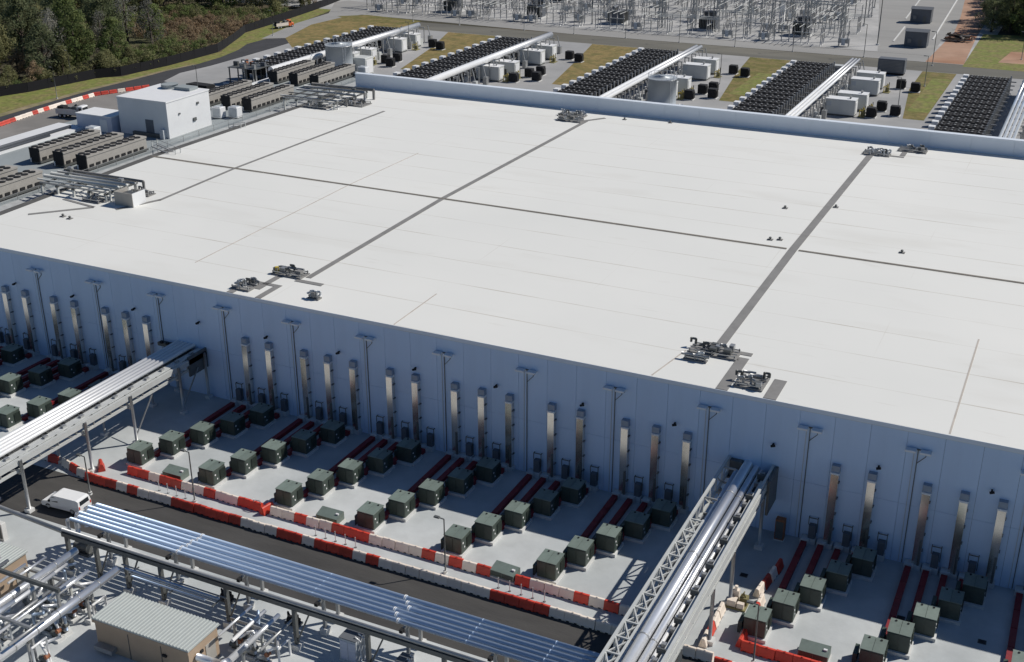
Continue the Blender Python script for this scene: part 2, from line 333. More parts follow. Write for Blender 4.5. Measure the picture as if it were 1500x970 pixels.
strip(-115.3, 23.4, -118, 17.5, 0.6); strip(-121.5, 17.0, -127.5, 11, 0.6); strip(-128, 18, -121.5, 17, 0.5)
for a, c in ((-131.5, -110), (-109.9, -79.4), (-79.3, -31.4), (-29.9, 46)): strip(a, RY, c, RY, 0.40, 'ridge_brown', 'ridge_strip', 0.06)
for q in ((-95.0, 6, -95.0, 60), (-33.4, 7, -34.6, 0.2), (-63.6, 0.2, -63.6, 9.5), (-7.0, 0.2, -7.0, 22)):
    strip(*q, 0.16, 'seam_tan', 'roof_seam', 0.02)
strip(-131.3, 0.3, -131.3, 98.5, 1.3, 'walk_dark', 'gutter_strip', 0.03)

# left wing: lower plant deck beside the white roof
deck = thing('plant_deck_building', 'grey flat plant deck carrying chiller rows beside the white roof', 'building')
B().prism([(-165, 0), (-132.1, 0), (-132.1, 113.6), (-154.2, 113.6), (-154.2, 66.6), (-165, 66.6)], 0, 13).build('deck_block', 'deck_grey', deck)
B().box(-136.6, -132.3, 0.3, 113.3, 13.0, 13.12).build('grating_walkway', 'deck_light', deck)
B().box(-165, -158.5, 0.3, 54, 13.0, 13.35).build('white_roof_strip', 'white_paint', deck)
B().cyl((-160.3, 5, 13.6), (-160.3, 52, 13.6), 0.28, 8).build('pipe', 'slate_grey', deck)
B().cyl((-159.0, 5, 13.55), (-159.0, 46, 13.55), 0.18, 8).build('pipe', 'slate_grey', deck)
B().box(-154.2, -153.7, 66.7, 113.5, 13.0, 13.45).build('deck_parapet', 'white_bright', deck)
b = B()
for yy in range(2, 113, 4):
    b.beam((-137.0, yy, 13.0), (-137.0, yy, 14.0), 0.06)
b.beam((-137, 2, 14), (-137, 112, 14), 0.06); b.beam((-137, 2, 13.5), (-137, 112, 13.5), 0.05)
b.build('guard_rail', 'galv', deck)

def door_on(parent, x, y, z, wd, h, face): 
    b = B()
    if face == '-y': b.box(x, x+wd, y-0.06, y-0.003, z, z+h)
    else: b.box(x+0.003, x+0.06, y, y+wd, z, z+h)
    return b.build('door', 'slate_grey', parent)
pent = thing('penthouse_building', 'tall plain pale cubic penthouse standing on the grey plant deck', 'building', (-145.6, 60, 13))
B().box(-5.4, 5.3, -5.6, 5.5, 0, 6.1).build('wall', 'white_paint', pent)
B().box(-5.5, 5.4, -5.7, 5.6, 6.1, 6.32).build('roof', 'white_bright', pent)
B().box(0.4, 2.1, -5.68, -5.603, 0.02, 2.9).build('door', 'slate_grey', pent); B().box(3.9, 4.7, -6.4, -5.603, 0.02, 1.6).build('equipment_box', 'cabinet_grey', pent)
B().box(-2.3, 3.6, -6.1, -5.603, 0.02, 0.7).build('kerb_box', 'steel_dark', pent)
for yy, zz, s in ((-2.8, 3.6, 0.35), (2.0, 4.4, 0.5), (0.7, 1.7, 0.8)): B().box(5.303, 5.5, yy, yy+s, zz, zz+s*0.7).build('wall_vent', 'steel_dark', pent)
B().cyl((-1.6, 3.6, 6.32), (-1.6, 3.6, 7.0), 1.5, 16).build('roof_vent', 'deck_grey', pent); B().box(0.2, 3.6, 2.6, 4.8, 6.32, 6.85).build('roof_hatch', 'deck_grey', pent)
ct = thing('blue_container', 'pale blue and white plant container against the cubic penthouse', 'container', (-155.6, 55.5, 13))
B().bbox(-4.2, 3.8, -2.3, 2.3, 0, 2.7).build('body', 'pale_blue', ct); B().box(-4.25, 3.85, -2.35, 2.35, 2.7, 2.85).build('roof', 'white_bright', ct)
B().box(1.2, 2.8, -2.36, -2.303, 0.1, 2.2).build('door', 'white_paint', ct)

# chillers
def make_chiller(L):
    t = thing('chiller', '', 'chiller')
    B().box(-1.05, 1.05, 0.15, L-0.15, 0.55, 2.2).build('body', 'chiller_tan', t)
    B().box(-1.0, 1.0, 0.0, 0.149, 0.3, 2.55).build('shade_end_panel', 'black_paint', t)  # shade on the end facing away from the sun, painted black
    B().box(-1.2, 1.2, 0, L, 0.18, 0.5).build('base_frame', 'steel_dark', t)
    b = B()
    for i in range(int(L/1.4)):
        y = 0.55+i*1.4; b.box(1.051, 1.16, y, y+0.85, 0.62, 1.02)
    b.build('compressor_ports', 'black_paint', t)
    td_ = B().box(-1.15, 1.15, 0.1, L-0.1, 2.2, 2.5).build('top_deck', 'chiller_tan', t)
    n = int(L/1.4); fm = B().cyl((0, 0, 2.5), (0, 0, 2.62), 0.5, 12); mm = fm.mesh('fan', 'black_paint')
    for i in range(n):
        for sx in (-0.56, 0.56):
            o = bpy.data.objects.new('fan', mm); C.objects.link(o); o.parent = td_; o.location = (sx, 0.85+i*1.4, 0)
    B().box(-0.9, -0.7, -0.12, -0.003, 0.2, 0.9).build('control_box', 'white_paint', t)
    B().box(-0.25, 0.1, 0.2, L-0.2, 0.0, 0.18).build('skid', 'steel_dark', t)
    return t
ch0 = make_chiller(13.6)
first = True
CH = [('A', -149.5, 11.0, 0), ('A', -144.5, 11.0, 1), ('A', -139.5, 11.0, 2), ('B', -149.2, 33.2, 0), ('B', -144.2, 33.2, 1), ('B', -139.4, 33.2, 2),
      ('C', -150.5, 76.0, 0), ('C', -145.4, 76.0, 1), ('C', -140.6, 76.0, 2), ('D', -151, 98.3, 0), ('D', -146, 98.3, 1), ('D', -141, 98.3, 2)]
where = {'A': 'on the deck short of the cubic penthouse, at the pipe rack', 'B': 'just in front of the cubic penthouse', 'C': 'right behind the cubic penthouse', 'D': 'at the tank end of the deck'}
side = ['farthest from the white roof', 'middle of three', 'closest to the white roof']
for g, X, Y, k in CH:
    lab = 'tan chiller with shade-blackened end, %s, %s' % (side[k], {'A': 'group beside the roof pipe rack', 'B': 'group before the penthouse', 'C': 'group behind the penthouse', 'D': 'group by the grey tank'}[g])
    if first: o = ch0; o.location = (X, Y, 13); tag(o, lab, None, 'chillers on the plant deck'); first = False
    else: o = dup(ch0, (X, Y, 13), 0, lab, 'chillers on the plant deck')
for i, (X, Y, lb) in enumerate(((-142.4, 70.2, 'white cabinet close behind the cubic penthouse corner'), (-139.8, 71.6, 'white cabinet between penthouse and the chillers behind it'), (-152.3, 49.3, 'pale cabinet by the blue container at the chiller ends'), (-138.3, 112.4, 'pale cabinet at the far end of the plant deck'))):
    t = thing('plant_cabinet', lb, 'cabinet', (X, Y, 13), 0, 'cabinets on the plant deck')
    B().bbox(-1.0, 1.0, -0.8, 0.8, 0.15, 2.0).build('body', 'white_paint', t); B().box(-0.95, 0.95, -0.75, 0.75, 0, 0.15).build('plinth', 'steel_dark', t)
    B().box(-0.7, 0.7, -0.86, -0.803, 0.3, 1.8).build('door', 'cabinet_grey', t); B().box(-0.7, 0.7, -0.5, 0.5, 2.0, 2.1).build('vent_cap', 'cabinet_grey', t)

# ------------------------------------------------------------------ roof plant at walkway ends
def roof_skid(label, x, y, sx, sy, seed, extra=()):
    rr = random.Random(seed); t = thing('roof_pipe_skid', label, 'roof plant', (x, y, zr(y)+0.02), 0, 'pipe skids on the white roof')
    B().box(-sx/2, sx/2, -sy/2, sy/2, 0.0, 0.12).build('base_mat', 'walk_grey', t)
    b = B()
    for i in range(4): b.beam((-sx/2+0.1, -sy/2+0.2+i*(sy-0.4)/3, 0.35), (sx/2-0.1, -sy/2+0.2+i*(sy-0.4)/3, 0.35), 0.1)
    for px in (-sx/2+0.2, 0, sx/2-0.2):
        for py in (-sy/2+0.2, sy/2-0.2): b.beam((px, py, 0.1), (px, py, 0.5), 0.1)
    b.build('frame', 'galv', t)
    n = int(sx*sy*0.6)+3
    for i in range(n):
        px, py = rr.uniform(-sx/2+0.3, sx/2-0.3), rr.uniform(-sy/2+0.3, sy/2-0.3); k = rr.random()
        if k < 0.4: B().tube([(px, py, 0.1), (px, py, 0.9), (px+rr.choice((-.5, .5)), py, 0.9), (px+rr.choice((-.5, .5)), py, 0.5)], 0.13, 8).build('vent_pipe', rr.choice(('galv', 'lamp_grey', 'steel_dark')), t)
        elif k < 0.75: B().cbox(px, py, 0.55, rr.uniform(0.4, 0.8), rr.uniform(0.4, 0.7), rr.uniform(0.3, 0.6)).build('valve_box', rr.choice(('galv', 'walk_grey', 'galv', 'steel_dark')), t)
        else: B().cyl((px-0.6, py, 0.55), (px+0.6, py, 0.55), 0.16, 8).build('pipe', 'galv', t)
    for nm, bb, mt in extra: bb.build(nm, mt, t)
    return t
roof_skid('pipe skid with yellow valve ahead of the middle roof walkway, set back from the eave', -82.2, 7.6, 4.2, 2.0, 1, (('yellow_valve', B().cyl((-1.6, -0.4, 0.1), (-1.6, -0.4, 0.8), 0.25, 8), 'yellow'),))
roof_skid('small pipe skid right on the eave below the middle roof walkway', -84.6, 2.2, 2.6, 2.4, 2)
roof_skid('long pipe skid across the end of the walkway above the truss bridge', -30.6, 7.6, 5.0, 2.2, 3)
roof_skid('square pipe skid on the eave above the truss bridge', -25.4, 2.6, 2.8, 3.0, 4)
roof_skid('low pipe skid beside the long skid above the truss bridge', -31.8, 5.1, 2.4, 0.7, 5)
roof_skid('pipe skid at the parapet end of the middle roof walkway', -83.4, 94.6, 5.0, 2.2, 6)
roof_skid('second pipe skid at the parapet end of the middle roof walkway', -82.2, 91.0, 4.6, 2.0, 7)
roof_skid('pipe skid at the parapet end of the walkway above the truss bridge', -29.8, 91.2, 4.2, 2.0, 8)
roof_skid('pipe skid against the parapet past the walkway above the truss bridge', -25.0, 95.8, 4.4, 2.2, 9)
roof_skid('small skid alone on the roof near the eave', -75.4, 2.6, 1.5, 0.8, 10)
roof_skid('dark pipe skid at the plant-deck side by the wind screen box', -123.5, 19.4, 3.2, 2.2, 11)
roof_skid('dark skid behind the wind screen box by the plant deck', -119.2, 24.4, 3.0, 1.6, 12)
roof_skid('wide pipe skid at the far corner of the roof by the plant deck', -123.5, 85.5, 6.0, 3.4, 13)
roof_skid('pipe skid under the far corner pipe rack', -128.0, 80.5, 5.0, 3.0, 14)
t = thing('roof_enclosure', 'pale screen box with open top near the plant deck edge', 'enclosure', (-118.0, 20.4, zr(20.4)))
B().box(-1.6, 1.6, -1.3, -1.2, 0, 1.9).build('screen_panel', 'chiller_tan', t); B().box(1.5, 1.6, -1.199, 1.3, 0, 1.9).build('screen_panel', 'white_paint', t)
B().box(-1.6, -1.5, -1.199, 1.3, 0, 1.9).build('screen_panel', 'chiller_tan', t); B().box(-1.1, 0.9, -0.8, 0.9, 0, 1.5).build('unit', 'steel_dark', t)
for i, (X, Y) in enumerate(((-35.7, 56.5), (-34.1, 42.5), (-33.0, 43.0), (-18.4, 44.7), (-29.6, 60.0), (-121.0, 12.0), (-122.5, 12.3), (-74.0, 96.0), (-66.0, 97.2))):
    lb = ['small dark roof vent alone beside the walkway above the truss bridge', 'small dark drain vent beside the ridge strip and long walkway', 'second small drain vent beside the ridge strip and long walkway', 'small dark vent at the ridge strip away from the walkways', 'dark block sitting on the walkway above the truss bridge', 'small vent stub near the plant deck corner of the roof', 'second vent stub near the plant deck corner of the roof', 'small vent near the rear parapet and middle walkway', 'flat vent along the rear parapet'][i]
    t = thing('roof_vent', lb, 'vent', (X, Y, zr(Y)), 0, 'small vents on the roof')
    B().cyl((0, 0, -0.02), (0, 0, 0.3), 0.13, 8).build('stub', 'steel_dark', t); B().cyl((0, 0, 0.3), (0, 0, 0.4), 0.22, 8, 0.1).build('cap', 'steel_dark', t)
    B().box(-0.35, 0.35, -0.3, 0.3, -0.02, 0.08).build('flashing', 'walk_grey', t)
# steel pipe racks crossing from the plant deck onto the roof
def deck_rack(label, x0, x1, y0, y1, zt, seed):
    rr = random.Random(seed); t = thing('steel_pipe_rack', label, 'pipe rack', (0, 0, 0))
    xs = [x0+(x1-x0)*i/4 for i in range(5)]
    for x in xs:
        for y in (y0, y1):
            zb = 13.0 if x < -132 else zr(y)
            B().beam((x, y, zb), (x, y, zt), 0.28).build('post', 'steel_light', t)
        B().beam((x, y0-0.3, zt+0.12), (x, y1+0.3, zt+0.12), 0.24).build('cross_beam', 'steel_dark', t)
    for y in (y0, y1): B().beam((x0-0.2, y, zt+0.36), (x1+0.2, y, zt+0.36), 0.22).build('long_beam', 'galv', t)
    n = 5
    for i in range(n):
        y = y0+0.4+(y1-y0-0.8)*i/(n-1); r = rr.choice((0.14, 0.2, 0.26))
        B().tube([(x0-1, y, zt+0.5+r), (x1+0.4+i*0.35, y, zt+0.5+r), (x1+0.4+i*0.35, y, zr(y)+0.05)], r, 8).build('pipe', rr.choice(('galv', 'steel_light', 'walk_grey')), t)
    for i in range(4):
        xx = rr.uniform(x0, x1); B().cbox(xx, rr.uniform(y0, y1), zt+0.95, 0.7, 0.5, 0.5).build('valve_box', rr.choice(('steel_dark', 'galv')), t)
    for i in range(2):
        B().beam((xs[i*2], y0, zt), (xs[i*2+1], y0, 14.1 if xs[i*2+1] > -132 else 13), 0.08).build('brace', 'galv', t)
    return t
deck_rack('steel pipe rack reaching from plant deck to roof near the screen box', -133.5, -121.5, 19.5, 25.5, 15.3, 21)
deck_rack('steel pipe rack at the far corner where deck meets rear parapet', -135.0, -124.0, 80.0, 91.0, 15.1, 22)
for i, (X, Y, lb) in enumerate(((-131.2, 43.0, 'sloping steel stair frame over the roof gutter by the penthouse'), (-131.6, 61.5, 'small steel frame over the roof gutter beyond the penthouse'))):
    t = thing('roof_stair', lb, 'stair', (X, Y, 13.0), 0)
    s = 1.0 if i == 0 else 0.55
    for yy in (-0.6, 0.6): B().beam((-2.2*s, yy, 2.4*s), (2.6*s, yy, 1.15), 0.16).build('stringer', 'galv', t)
    b = B()
    for k in range(8): b.beam((-2.2*s+k*0.65*s, -0.6, 2.4*s+(1.15-2.4*s)*k/7.4), (-2.2*s+k*0.65*s, 0.6, 2.4*s+(1.15-2.4*s)*k/7.4), 0.22, 0.05)
    b.build('treads', 'galv', t)
    for yy in (-0.6, 0.6):
        B().beam((-2.1*s, yy, 0), (-2.1*s, yy, 3.3*s), 0.12).build('post', 'steel_light', t); B().beam((-2.1*s, yy, 3.3*s), (2.6*s, yy, 2.2), 0.07).build('handrail', 'galv', t)
        B().beam((2.5*s, yy, 1.0), (2.5*s, yy, 2.2), 0.09).build('post', 'steel_light', t)

# ------------------------------------------------------------------ front wall: ducts, lamps, vents, boxes
DUCTS = [-121.0, -117.6, -112.8, -109.4, -104.4, -101.2, -98.0, -83.4, -80.1, -75.3, -72.1, -68.8, -64.1, -60.9, -56.1, -52.9, -49.7, -44.9, -41.7, -36.9, -33.7, -30.5, -16.2, -12.9, -8.1, -4.9, -1.7, 3.3, 6.5]
d0 = thing('exhaust_duct', '', 'duct')
B().box(-0.36, 0.36, -0.62, -0.02, 0.5, 8.0).build('shaft', 'stainless', d0)
B().box(-0.42, 0.42, -0.68, -0.02, 8.0, 8.18).build('top_flange', 'white_bright', d0)
B().box(-0.38, 0.38, -0.55, 0.03, 8.18, 8.85).build('elbow', 'duct_elbow', d0)
B().box(-0.5, 0.5, -0.75, -0.02, 0, 0.5).build('base_plinth', 'pad_concrete', d0)
bm_ = B().box(0.36, 0.44, -0.4, 0.03, 0, 0.12).mesh('bracket', 'slate_grey')
for k in range(4):
    o = bpy.data.objects.new('bracket', bm_); C.objects.link(o); o.parent = d0; o.location = (0, 0, 1.9+k*1.7)
B().box(0.10, 0.30, -0.69, -0.622, 0.5, 3.2).build('conduit_cover', 'steel_dark', d0)
for i, x in enumerate(DUCTS):
    n = len(DUCTS); a = sum(1 for q in DUCTS if -90 < q < -26); 
    if x < -90: lab = '%s steel wall duct counted away from the five-pipe bridge, beyond it' % ORD[sum(1 for q in DUCTS if x <= q < -90)-1]
    elif x < -26: lab = '%s steel wall duct from the truss bridge, between the two bridges' % ORD[min(15, sum(1 for q in DUCTS if x <= q < -26)-1)]
    else: lab = '%s steel wall duct past the truss bridge, away from the five-pipe bridge' % ORD[sum(1 for q in DUCTS if -26 < q <= x)-1]
    if i == 0: d0.location = (x, 0, 0); tag(d0, lab, None, 'stainless ducts up the shaded wall')
    else: dup(d0, (x, 0, 0), 0, lab, 'stainless ducts up the shaded wall')
l0 = thing('wall_lamp', '', 'lamp')
B().beam((-0.75, -0.05, 12.0), (0.95, -0.05, 12.0), 0.10).build('cross_arm', 'steel_dark', l0)
for xx in (-0.55, 0.75):
    B().bbox(xx-0.48, xx+0.48, -0.75, -0.1, 11.92, 12.12, 0.03).build('lamp_head', 'white_bright', l0)
B().beam((0.05, -0.06, 0.1), (0.05, -0.06, 12.0), 0.07).build('conduit', 'steel_dark', l0); B().beam((-0.28, -0.04, 0.1), (-0.28, -0.04, 11.9), 0.05).build('conduit', 'steel_light', l0)
B().beam((0.05, -0.05, 10.6), (0.75, -0.05, 11.4), 0.05).build('stay', 'steel_dark', l0)
B().beam((0.75, -0.05, 11.4), (0.75, -0.05, 12.0), 0.05).build('stay', 'steel_dark', l0)
for i in range(15):
    x = -9.4-9.62*(12-i)
    if i == 0: l0.location = (x, 0, 0); tag(l0, 'twin-head wall lamp with conduits high on the shaded panel wall', None, 'twin wall lamps')
    else: dup(l0, (x, 0, 0), 0, 'twin-head wall lamp with conduits high on the shaded panel wall', 'twin wall lamps')
v0 = thing('wall_camera', 'small black camera fixed on the shaded panel wall', 'camera', (0, 0, 0), 0, 'black wall cameras')
B().box(-0.08, 0.08, -0.35, 0.02, 9.45, 9.6).build('bracket', 'black_paint', v0); B().cyl((-0.15, -0.42, 9.42), (0.22, -0.42, 9.55), 0.13, 8).build('camera_head', 'black_paint', v0)
for i in range(14):
    x = -12.5-9.7*(11-i)
    if i == 0: v0.location = (x, 0, 0)
    else: dup(v0, (x, 0, 0))

# ------------------------------------------------------------------ transformer rows, troughs and wall boxes
tr0 = thing('transformer_cabinet', '', 'transformer')
B().box(-1.15, 1.1, -1.2, 1.12, 0, 0.32).build('pad', 'pad_concrete', tr0)
tb = B().bbox(-0.93, 0.93, -0.96, 0.96, 0.32, 2.02, 0.05).build('tank', 'trans_green_shade', tr0)
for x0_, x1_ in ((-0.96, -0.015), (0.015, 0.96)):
    ld_ = B().box(x0_, x1_, -1.0, 1.0, 2.022, 2.08).build('lid', 'trans_pale_lit', tr0); dd_ = B().box(x0_+0.05, x1_-0.04, -1.0, -0.962, 0.40, 1.94).build('door', 'trans_green_shade', tb); B().cyl((x0_*0.5+x1_*0.5, 0.7, 2.08), (x0_*0.5+x1_*0.5, 0.7, 2.16), 0.09, 8).build('lid_fitting', 'black_paint', ld_)
b = B()
for k in range(9): b.box(0.92, 1.03, 0.05+k*0.1, 0.09+k*0.1, 0.6, 1.7)
b.build('radiator_fins', 'trans_green_shade', tr0)
B().box(0.93, 0.96, -0.75, -0.58, 1.35, 1.5).build('label_plate', 'white_bright', tr0); B().box(0.93, 0.96, -0.45, -0.33, 0.8, 0.95).build('label_plate', 'white_bright', tr0)
B().box(-1.5, -1.155, -0.6, 0.8, 0, 1.1).build('cable_box', 'trans_green_dark', tr0)
ROWS = [(-123.6, 'L3'), (-114.0, 'L2'), (-104.4, 'L1'), (-85.0, 6), (-75.4, 5), (-65.7, 4), (-56.1, 3), (-46.5, 2), (-36.9, 1), (-17.7, 'R1'), (-8.1, 'R2'), (1.5, 'R3')]
wb0 = thing('wall_box', 'grey conduit box with bracket frame at the foot of the shaded wall', 'junction box', (0, 0, 0), 0, 'conduit boxes at the wall foot')
B().box(-0.32, 0.32, -0.6, -0.02, 0.6, 2.0).build('box', 'slate_grey', wb0); B().box(-0.42, 0.42, -0.7, -0.02, 0, 0.6).build('foot', 'pad_concrete', wb0)
b = B(); b.beam((-0.42, -0.3, 2.0), (-0.42, -0.3, 2.7), 0.07); b.beam((0.42, -0.3, 1.2), (0.42, -0.3, 2.7), 0.07); b.beam((-0.42, -0.3, 2.7), (0.42, -0.3, 2.7), 0.07); b.beam((0.42, 0.02, 2.68), (0.42, -0.34, 2.68), 0.07); b.beam((-0.42, 0.02, 2.68), (-0.42, -0.34, 2.68), 0.07); b.beam((-0.42, -0.3, 1.95), (-0.3, -0.3, 1.95), 0.07); b.build('bracket_frame', 'steel_dark', wb0)
f_tr = f_wb = False
tmesh = {}
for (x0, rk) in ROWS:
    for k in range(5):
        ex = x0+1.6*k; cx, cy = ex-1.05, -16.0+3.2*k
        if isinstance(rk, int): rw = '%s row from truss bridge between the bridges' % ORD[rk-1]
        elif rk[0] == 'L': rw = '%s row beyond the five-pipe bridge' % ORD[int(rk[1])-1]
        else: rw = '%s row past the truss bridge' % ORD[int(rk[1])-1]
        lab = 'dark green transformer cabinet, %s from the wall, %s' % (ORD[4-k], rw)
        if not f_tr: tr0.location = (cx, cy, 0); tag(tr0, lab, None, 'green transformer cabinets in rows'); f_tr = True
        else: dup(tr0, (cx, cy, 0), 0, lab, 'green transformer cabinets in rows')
        # covered cable trough from wall to transformer
        L = -1.0-(cy+1.16)
        if L > 0.8:
            t = thing('cable_trough', 'red cable trough to the %s transformer, %s' % (ORD[4-k], rw), 'cable trough', (ex-0.55, cy+1.16, 0), 0, 'red cable troughs')
            q = round(L, 2)
            if q not in tmesh:
                b1 = B().box(-0.26, -0.19, 0, L, 0, 0.42).box(0.19, 0.26, 0, L, 0, 0.42).mesh('side_wall', 'trough_red')
                n = max(1, int(L/2.4)); b2 = B()
                for s in range(n): b2.box(-0.28, 0.28, s*L/n+0.03, (s+1)*L/n-0.03, 0.421, 0.47)
                b3 = B().box(-0.42, 0.42, L+0.0, L+0.9, 0.0, 0.62).mesh('end_box', 'pad_concrete')
                tmesh[q] = (b1, b2.mesh('cover_plates', 'trough_red'), b3)
            for nm, me in zip(('side_wall', 'cover_plates', 'end_box'), tmesh[q]):
                o = bpy.data.objects.new(nm, me); C.objects.link(o); o.parent = t
        if min(abs(ex-d) for d in DUCTS) > 0.9:
            wlab = 'grey wall-foot conduit box, %s trough, %s' % (ORD[4-k], rw)
            if not f_wb: wb0.location = (ex, 0, 0); tag(wb0, wlab); f_wb = True
            else: dup(wb0, (ex, 0, 0), 0, wlab)
# low pale-green switch cabinets beside the barriers
sw0 = thing('switch_cabinet', '', 'cabinet')
B().box(-1.4, 1.3, -0.75, 0.75, 0, 0.15).build('pad', 'pad_concrete', sw0)
B().ext([(-0.65, 0.15), (-0.65, 0.75), (0.55, 1.05), (0.65, 1.0), (0.65, 0.15)][::-1], -1.25, 1.2).build('body', 'trans_pale_lit', sw0)
b = B().box(-1.15, -0.05, -0.68, -0.652, 0.25, 0.7); b.build('door', 'trans_green_shade', sw0); B().box(0.0, 1.1, -0.68, -0.652, 0.25, 0.7).build('door', 'trans_green_shade', sw0)
B().box(0.7, 1.0, -0.1, 0.1, 0.9, 1.02).build('lifting_lug', 'white_paint', sw0)
for i, (X, Y, lb) in enumerate(((-80.6, -16.9, 'low pale green switch cabinet, third from truss bridge between the bridges'), (-61.3, -16.9, 'low pale green switch cabinet, second from truss bridge between the bridges'), (-41.6, -17.9, 'low pale green switch cabinet poking through the barrier row'), (-13.6, -17.0, 'low pale green switch cabinet past the truss bridge'), (-99.9, -16.9, 'low pale green switch cabinet beyond the five-pipe bridge'))):
    if i == 0: sw0.location = (X, Y, 0); tag(sw0, lb, None, 'low switch cabinets')
    else: dup(sw0, (X, Y, 0), R(-4) if i == 2 else 0, lb, 'low switch cabinets')
    for k in range(5):
        p = thing('guard_post', 'thin pale guard post between barrier rows near a low green cabinet', 'bollard', (X+0.2+k*1.15, -19.75-0.02*k, 0), 0, 'thin guard posts')
        B().cyl((0, 0, 0), (0, 0, 1.15), 0.045, 8).build('post', 'lamp_grey', p); B().cyl((0, 0, 0), (0, 0, 0.05), 0.12, 8).build('base', 'steel_dark', p)
for i, (X, Y) in enumerate(((-22.0, -8.3), (-8.0, -8.6), (-1.3, -9.0), (-16.6, -7.7))):
    t = thing('drain_cover', 'small dark drain grate set in the shaded concrete', 'drain', (X, Y, 0), 0, 'drain grates in the pad')
    B().box(-0.35, 0.35, -0.3, 0.3, 0, 0.03).build('frame', 'steel_dark', t)
    b = B()
    for k in range(5): b.box(-0.3, 0.3, -0.25+k*0.11, -0.19+k*0.11, 0.03, 0.045)
    b.build('bars', 'black_paint', t)

# ------------------------------------------------------------------ plastic barriers
BL = 1.44
prof = [(-0.36, 0), (-0.36, 0.14), (-0.28, 0.34), (-0.17, 0.78), (-0.10, 0.86), (0.10, 0.86), (0.17, 0.78), (0.28, 0.34), (0.36, 0.14), (0.36, 0)]
def bar_proto(material, lab):
    t = thing('road_barrier', lab, 'barrier')
    n = len(prof); b = B()
    b.add([(-BL/2+0.02, y, z) for y, z in prof]+[(BL/2-0.02, y, z) for y, z in prof], [tuple(range(n-1, -1, -1)), tuple(range(n, 2*n))]+[(i, (i+1) % n, n+(i+1) % n, n+i) for i in range(n)])
    b.build('body', material, t)
    B().box(-BL/2-0.04, -BL/2+0.02, -0.07, 0.07, 0.1, 0.8).build('hinge_knuckle', material, t)
    B().cyl((0, 0, 0.85), (0, 0, 0.91), 0.09, 8).build('filler_cap', material, t)
    b = B()
    for s in (-0.36, 0.36): b.box(s-0.13, s+0.13, -0.365, 0.365, 0.0, 0.1)
    b.build('fork_slots', 'rubber', t)
    return t
barR = bar_proto('barrier_red', ''); barW = bar_proto('barrier_white', ''); used = {'R': False, 'W': False}
rb = random.Random(3)
def barrier(c, x, y, a, where):
    p = barR if c == 'R' else barW; lab = '%s plastic road barrier %s' % ('red' if c == 'R' else 'cream white', where); grp = 'plastic barriers ' + where
    x += rb.uniform(-0.02, 0.02); y += rb.uniform(-0.05, 0.05); a += R(rb.uniform(-1.5, 1.5))
    if not used[c]: p.location = (x, y, 0.004); p.rotation_euler.z = a; tag(p, lab, None, grp); used[c] = True
    else: dup(p, (x, y, 0.004), a, lab, grp)
seq1 = 'WRW'+'RRR'+'WR'+'WWW'+'R'*6+'WWW'+'RR'+'W'+'RRR'+'WR'+'W'*8+'RRRR'+'WWWWW'
for i, c in enumerate(seq1): barrier(c, -92.5+i*BL, -21.25+(0.35*max(0, 3-i) if i < 3 else 0), R(-14) if i < 2 else 0, 'in the row edging the asphalt road')
seq2 = 'RRW'+'RR'+'WW'+'R'+'WW'+'RR'
for i, c in enumerate(seq2): barrier(c, -85.2+i*BL+0.2, -18.3, 0, 'in the inner row beside the transformers')
barrier('R', -67.9, -18.35, R(80), 'turned across the gap in the inner row')
seq3 = 'WW'+'R'+'WW'+'RRR'+'WWWW'+'RWRWR'
for i, c in enumerate(seq3): barrier(c, -66.6+i*BL, -18.3, 0, 'in the inner row beside the transformers')
for i, c in enumerate('RWWWRWRW'): barrier(c, -39.6+i*BL, -18.3, 0, 'in the inner row beside the transformers')
barrier('R', -89.0, -18.9, R(-42), 'set askew under the five-pipe bridge')
for i, c in enumerate('WWR'): barrier(c, -97.5+i*BL, -19.9+i*0.0, R(3), 'beyond the five-pipe bridge')
for i, c in enumerate('RRRRRRRR'): barrier(c, -18.6+i*BL, -18.6, 0, 'in the all-red row past the truss bridge')
for i, c in enumerate('RRWRW'): barrier(c, -19.5, -17.9+i*BL, R(90), 'in the row leading to the wall past the truss bridge')
for i, c in enumerate('WRWR'): barrier(c, -20.0+0.2*i, -10.4+i*BL, R(86), 'in the shaded row past the truss bridge')
for i, c in enumerate('WRWW'): barrier(c, -22.3, -19.2+i*BL, R(92), 'in the short row by the truss bridge legs')
for i, c in enumerate('RWWW'): barrier(c, -26.0+i*BL, -21.2, 0, 'in the road-edge row at the truss bridge')
for i, c in enumerate('RWRR'): barrier(c, -20.0+i*BL, -21.6, 0, 'in the road-edge row past the truss bridge')
t = thing('stacked_kit', 'cream and olive pallet of stacked gear among barriers by the truss bridge', 'pallet', (-21.3, -12.9, 0))
B().box(-0.9, 0.9, -0.8, 0.8, 0, 0.15).build('pallet', 'olive_kit', t)
for k, (xx, yy, zz, sx, sy, sz, mt) in enumerate(((-0.4, -0.3, 0.45, 0.8, 0.7, 0.6, 'barrier_white'), (0.5, 0.3, 0.5, 0.7, 0.7, 0.7, 'olive_kit'), (-0.3, 0.5, 0.7, 0.6, 0.5, 1.1, 'barrier_white'), (0.4, -0.5, 0.4, 0.6, 0.4, 0.5, 'barrier_white'), (-0.3, 0.45, 1.4, 0.25, 0.25, 0.5, 'barrier_white'))):
    B().cbox(xx, yy, zz, sx, sy, sz).build('crate', mt, t)
for k in range(4): B().beam((0.2+0.15*k, 0.2, 0.8), (0.5, 0.35-0.1*k, 1.35), 0.07).build('strut', 'olive_kit', t)
t = thing('pipe_guard', 'pale pipe guard at the gap in the inner barrier row', 'guard rail', (-69.0, -18.4, 0))
for xx in (-0.4, 0.4): B().cyl((xx, 0, 0), (xx, 0, 1.1), 0.05, 8).build('post', 'lamp_grey', t)
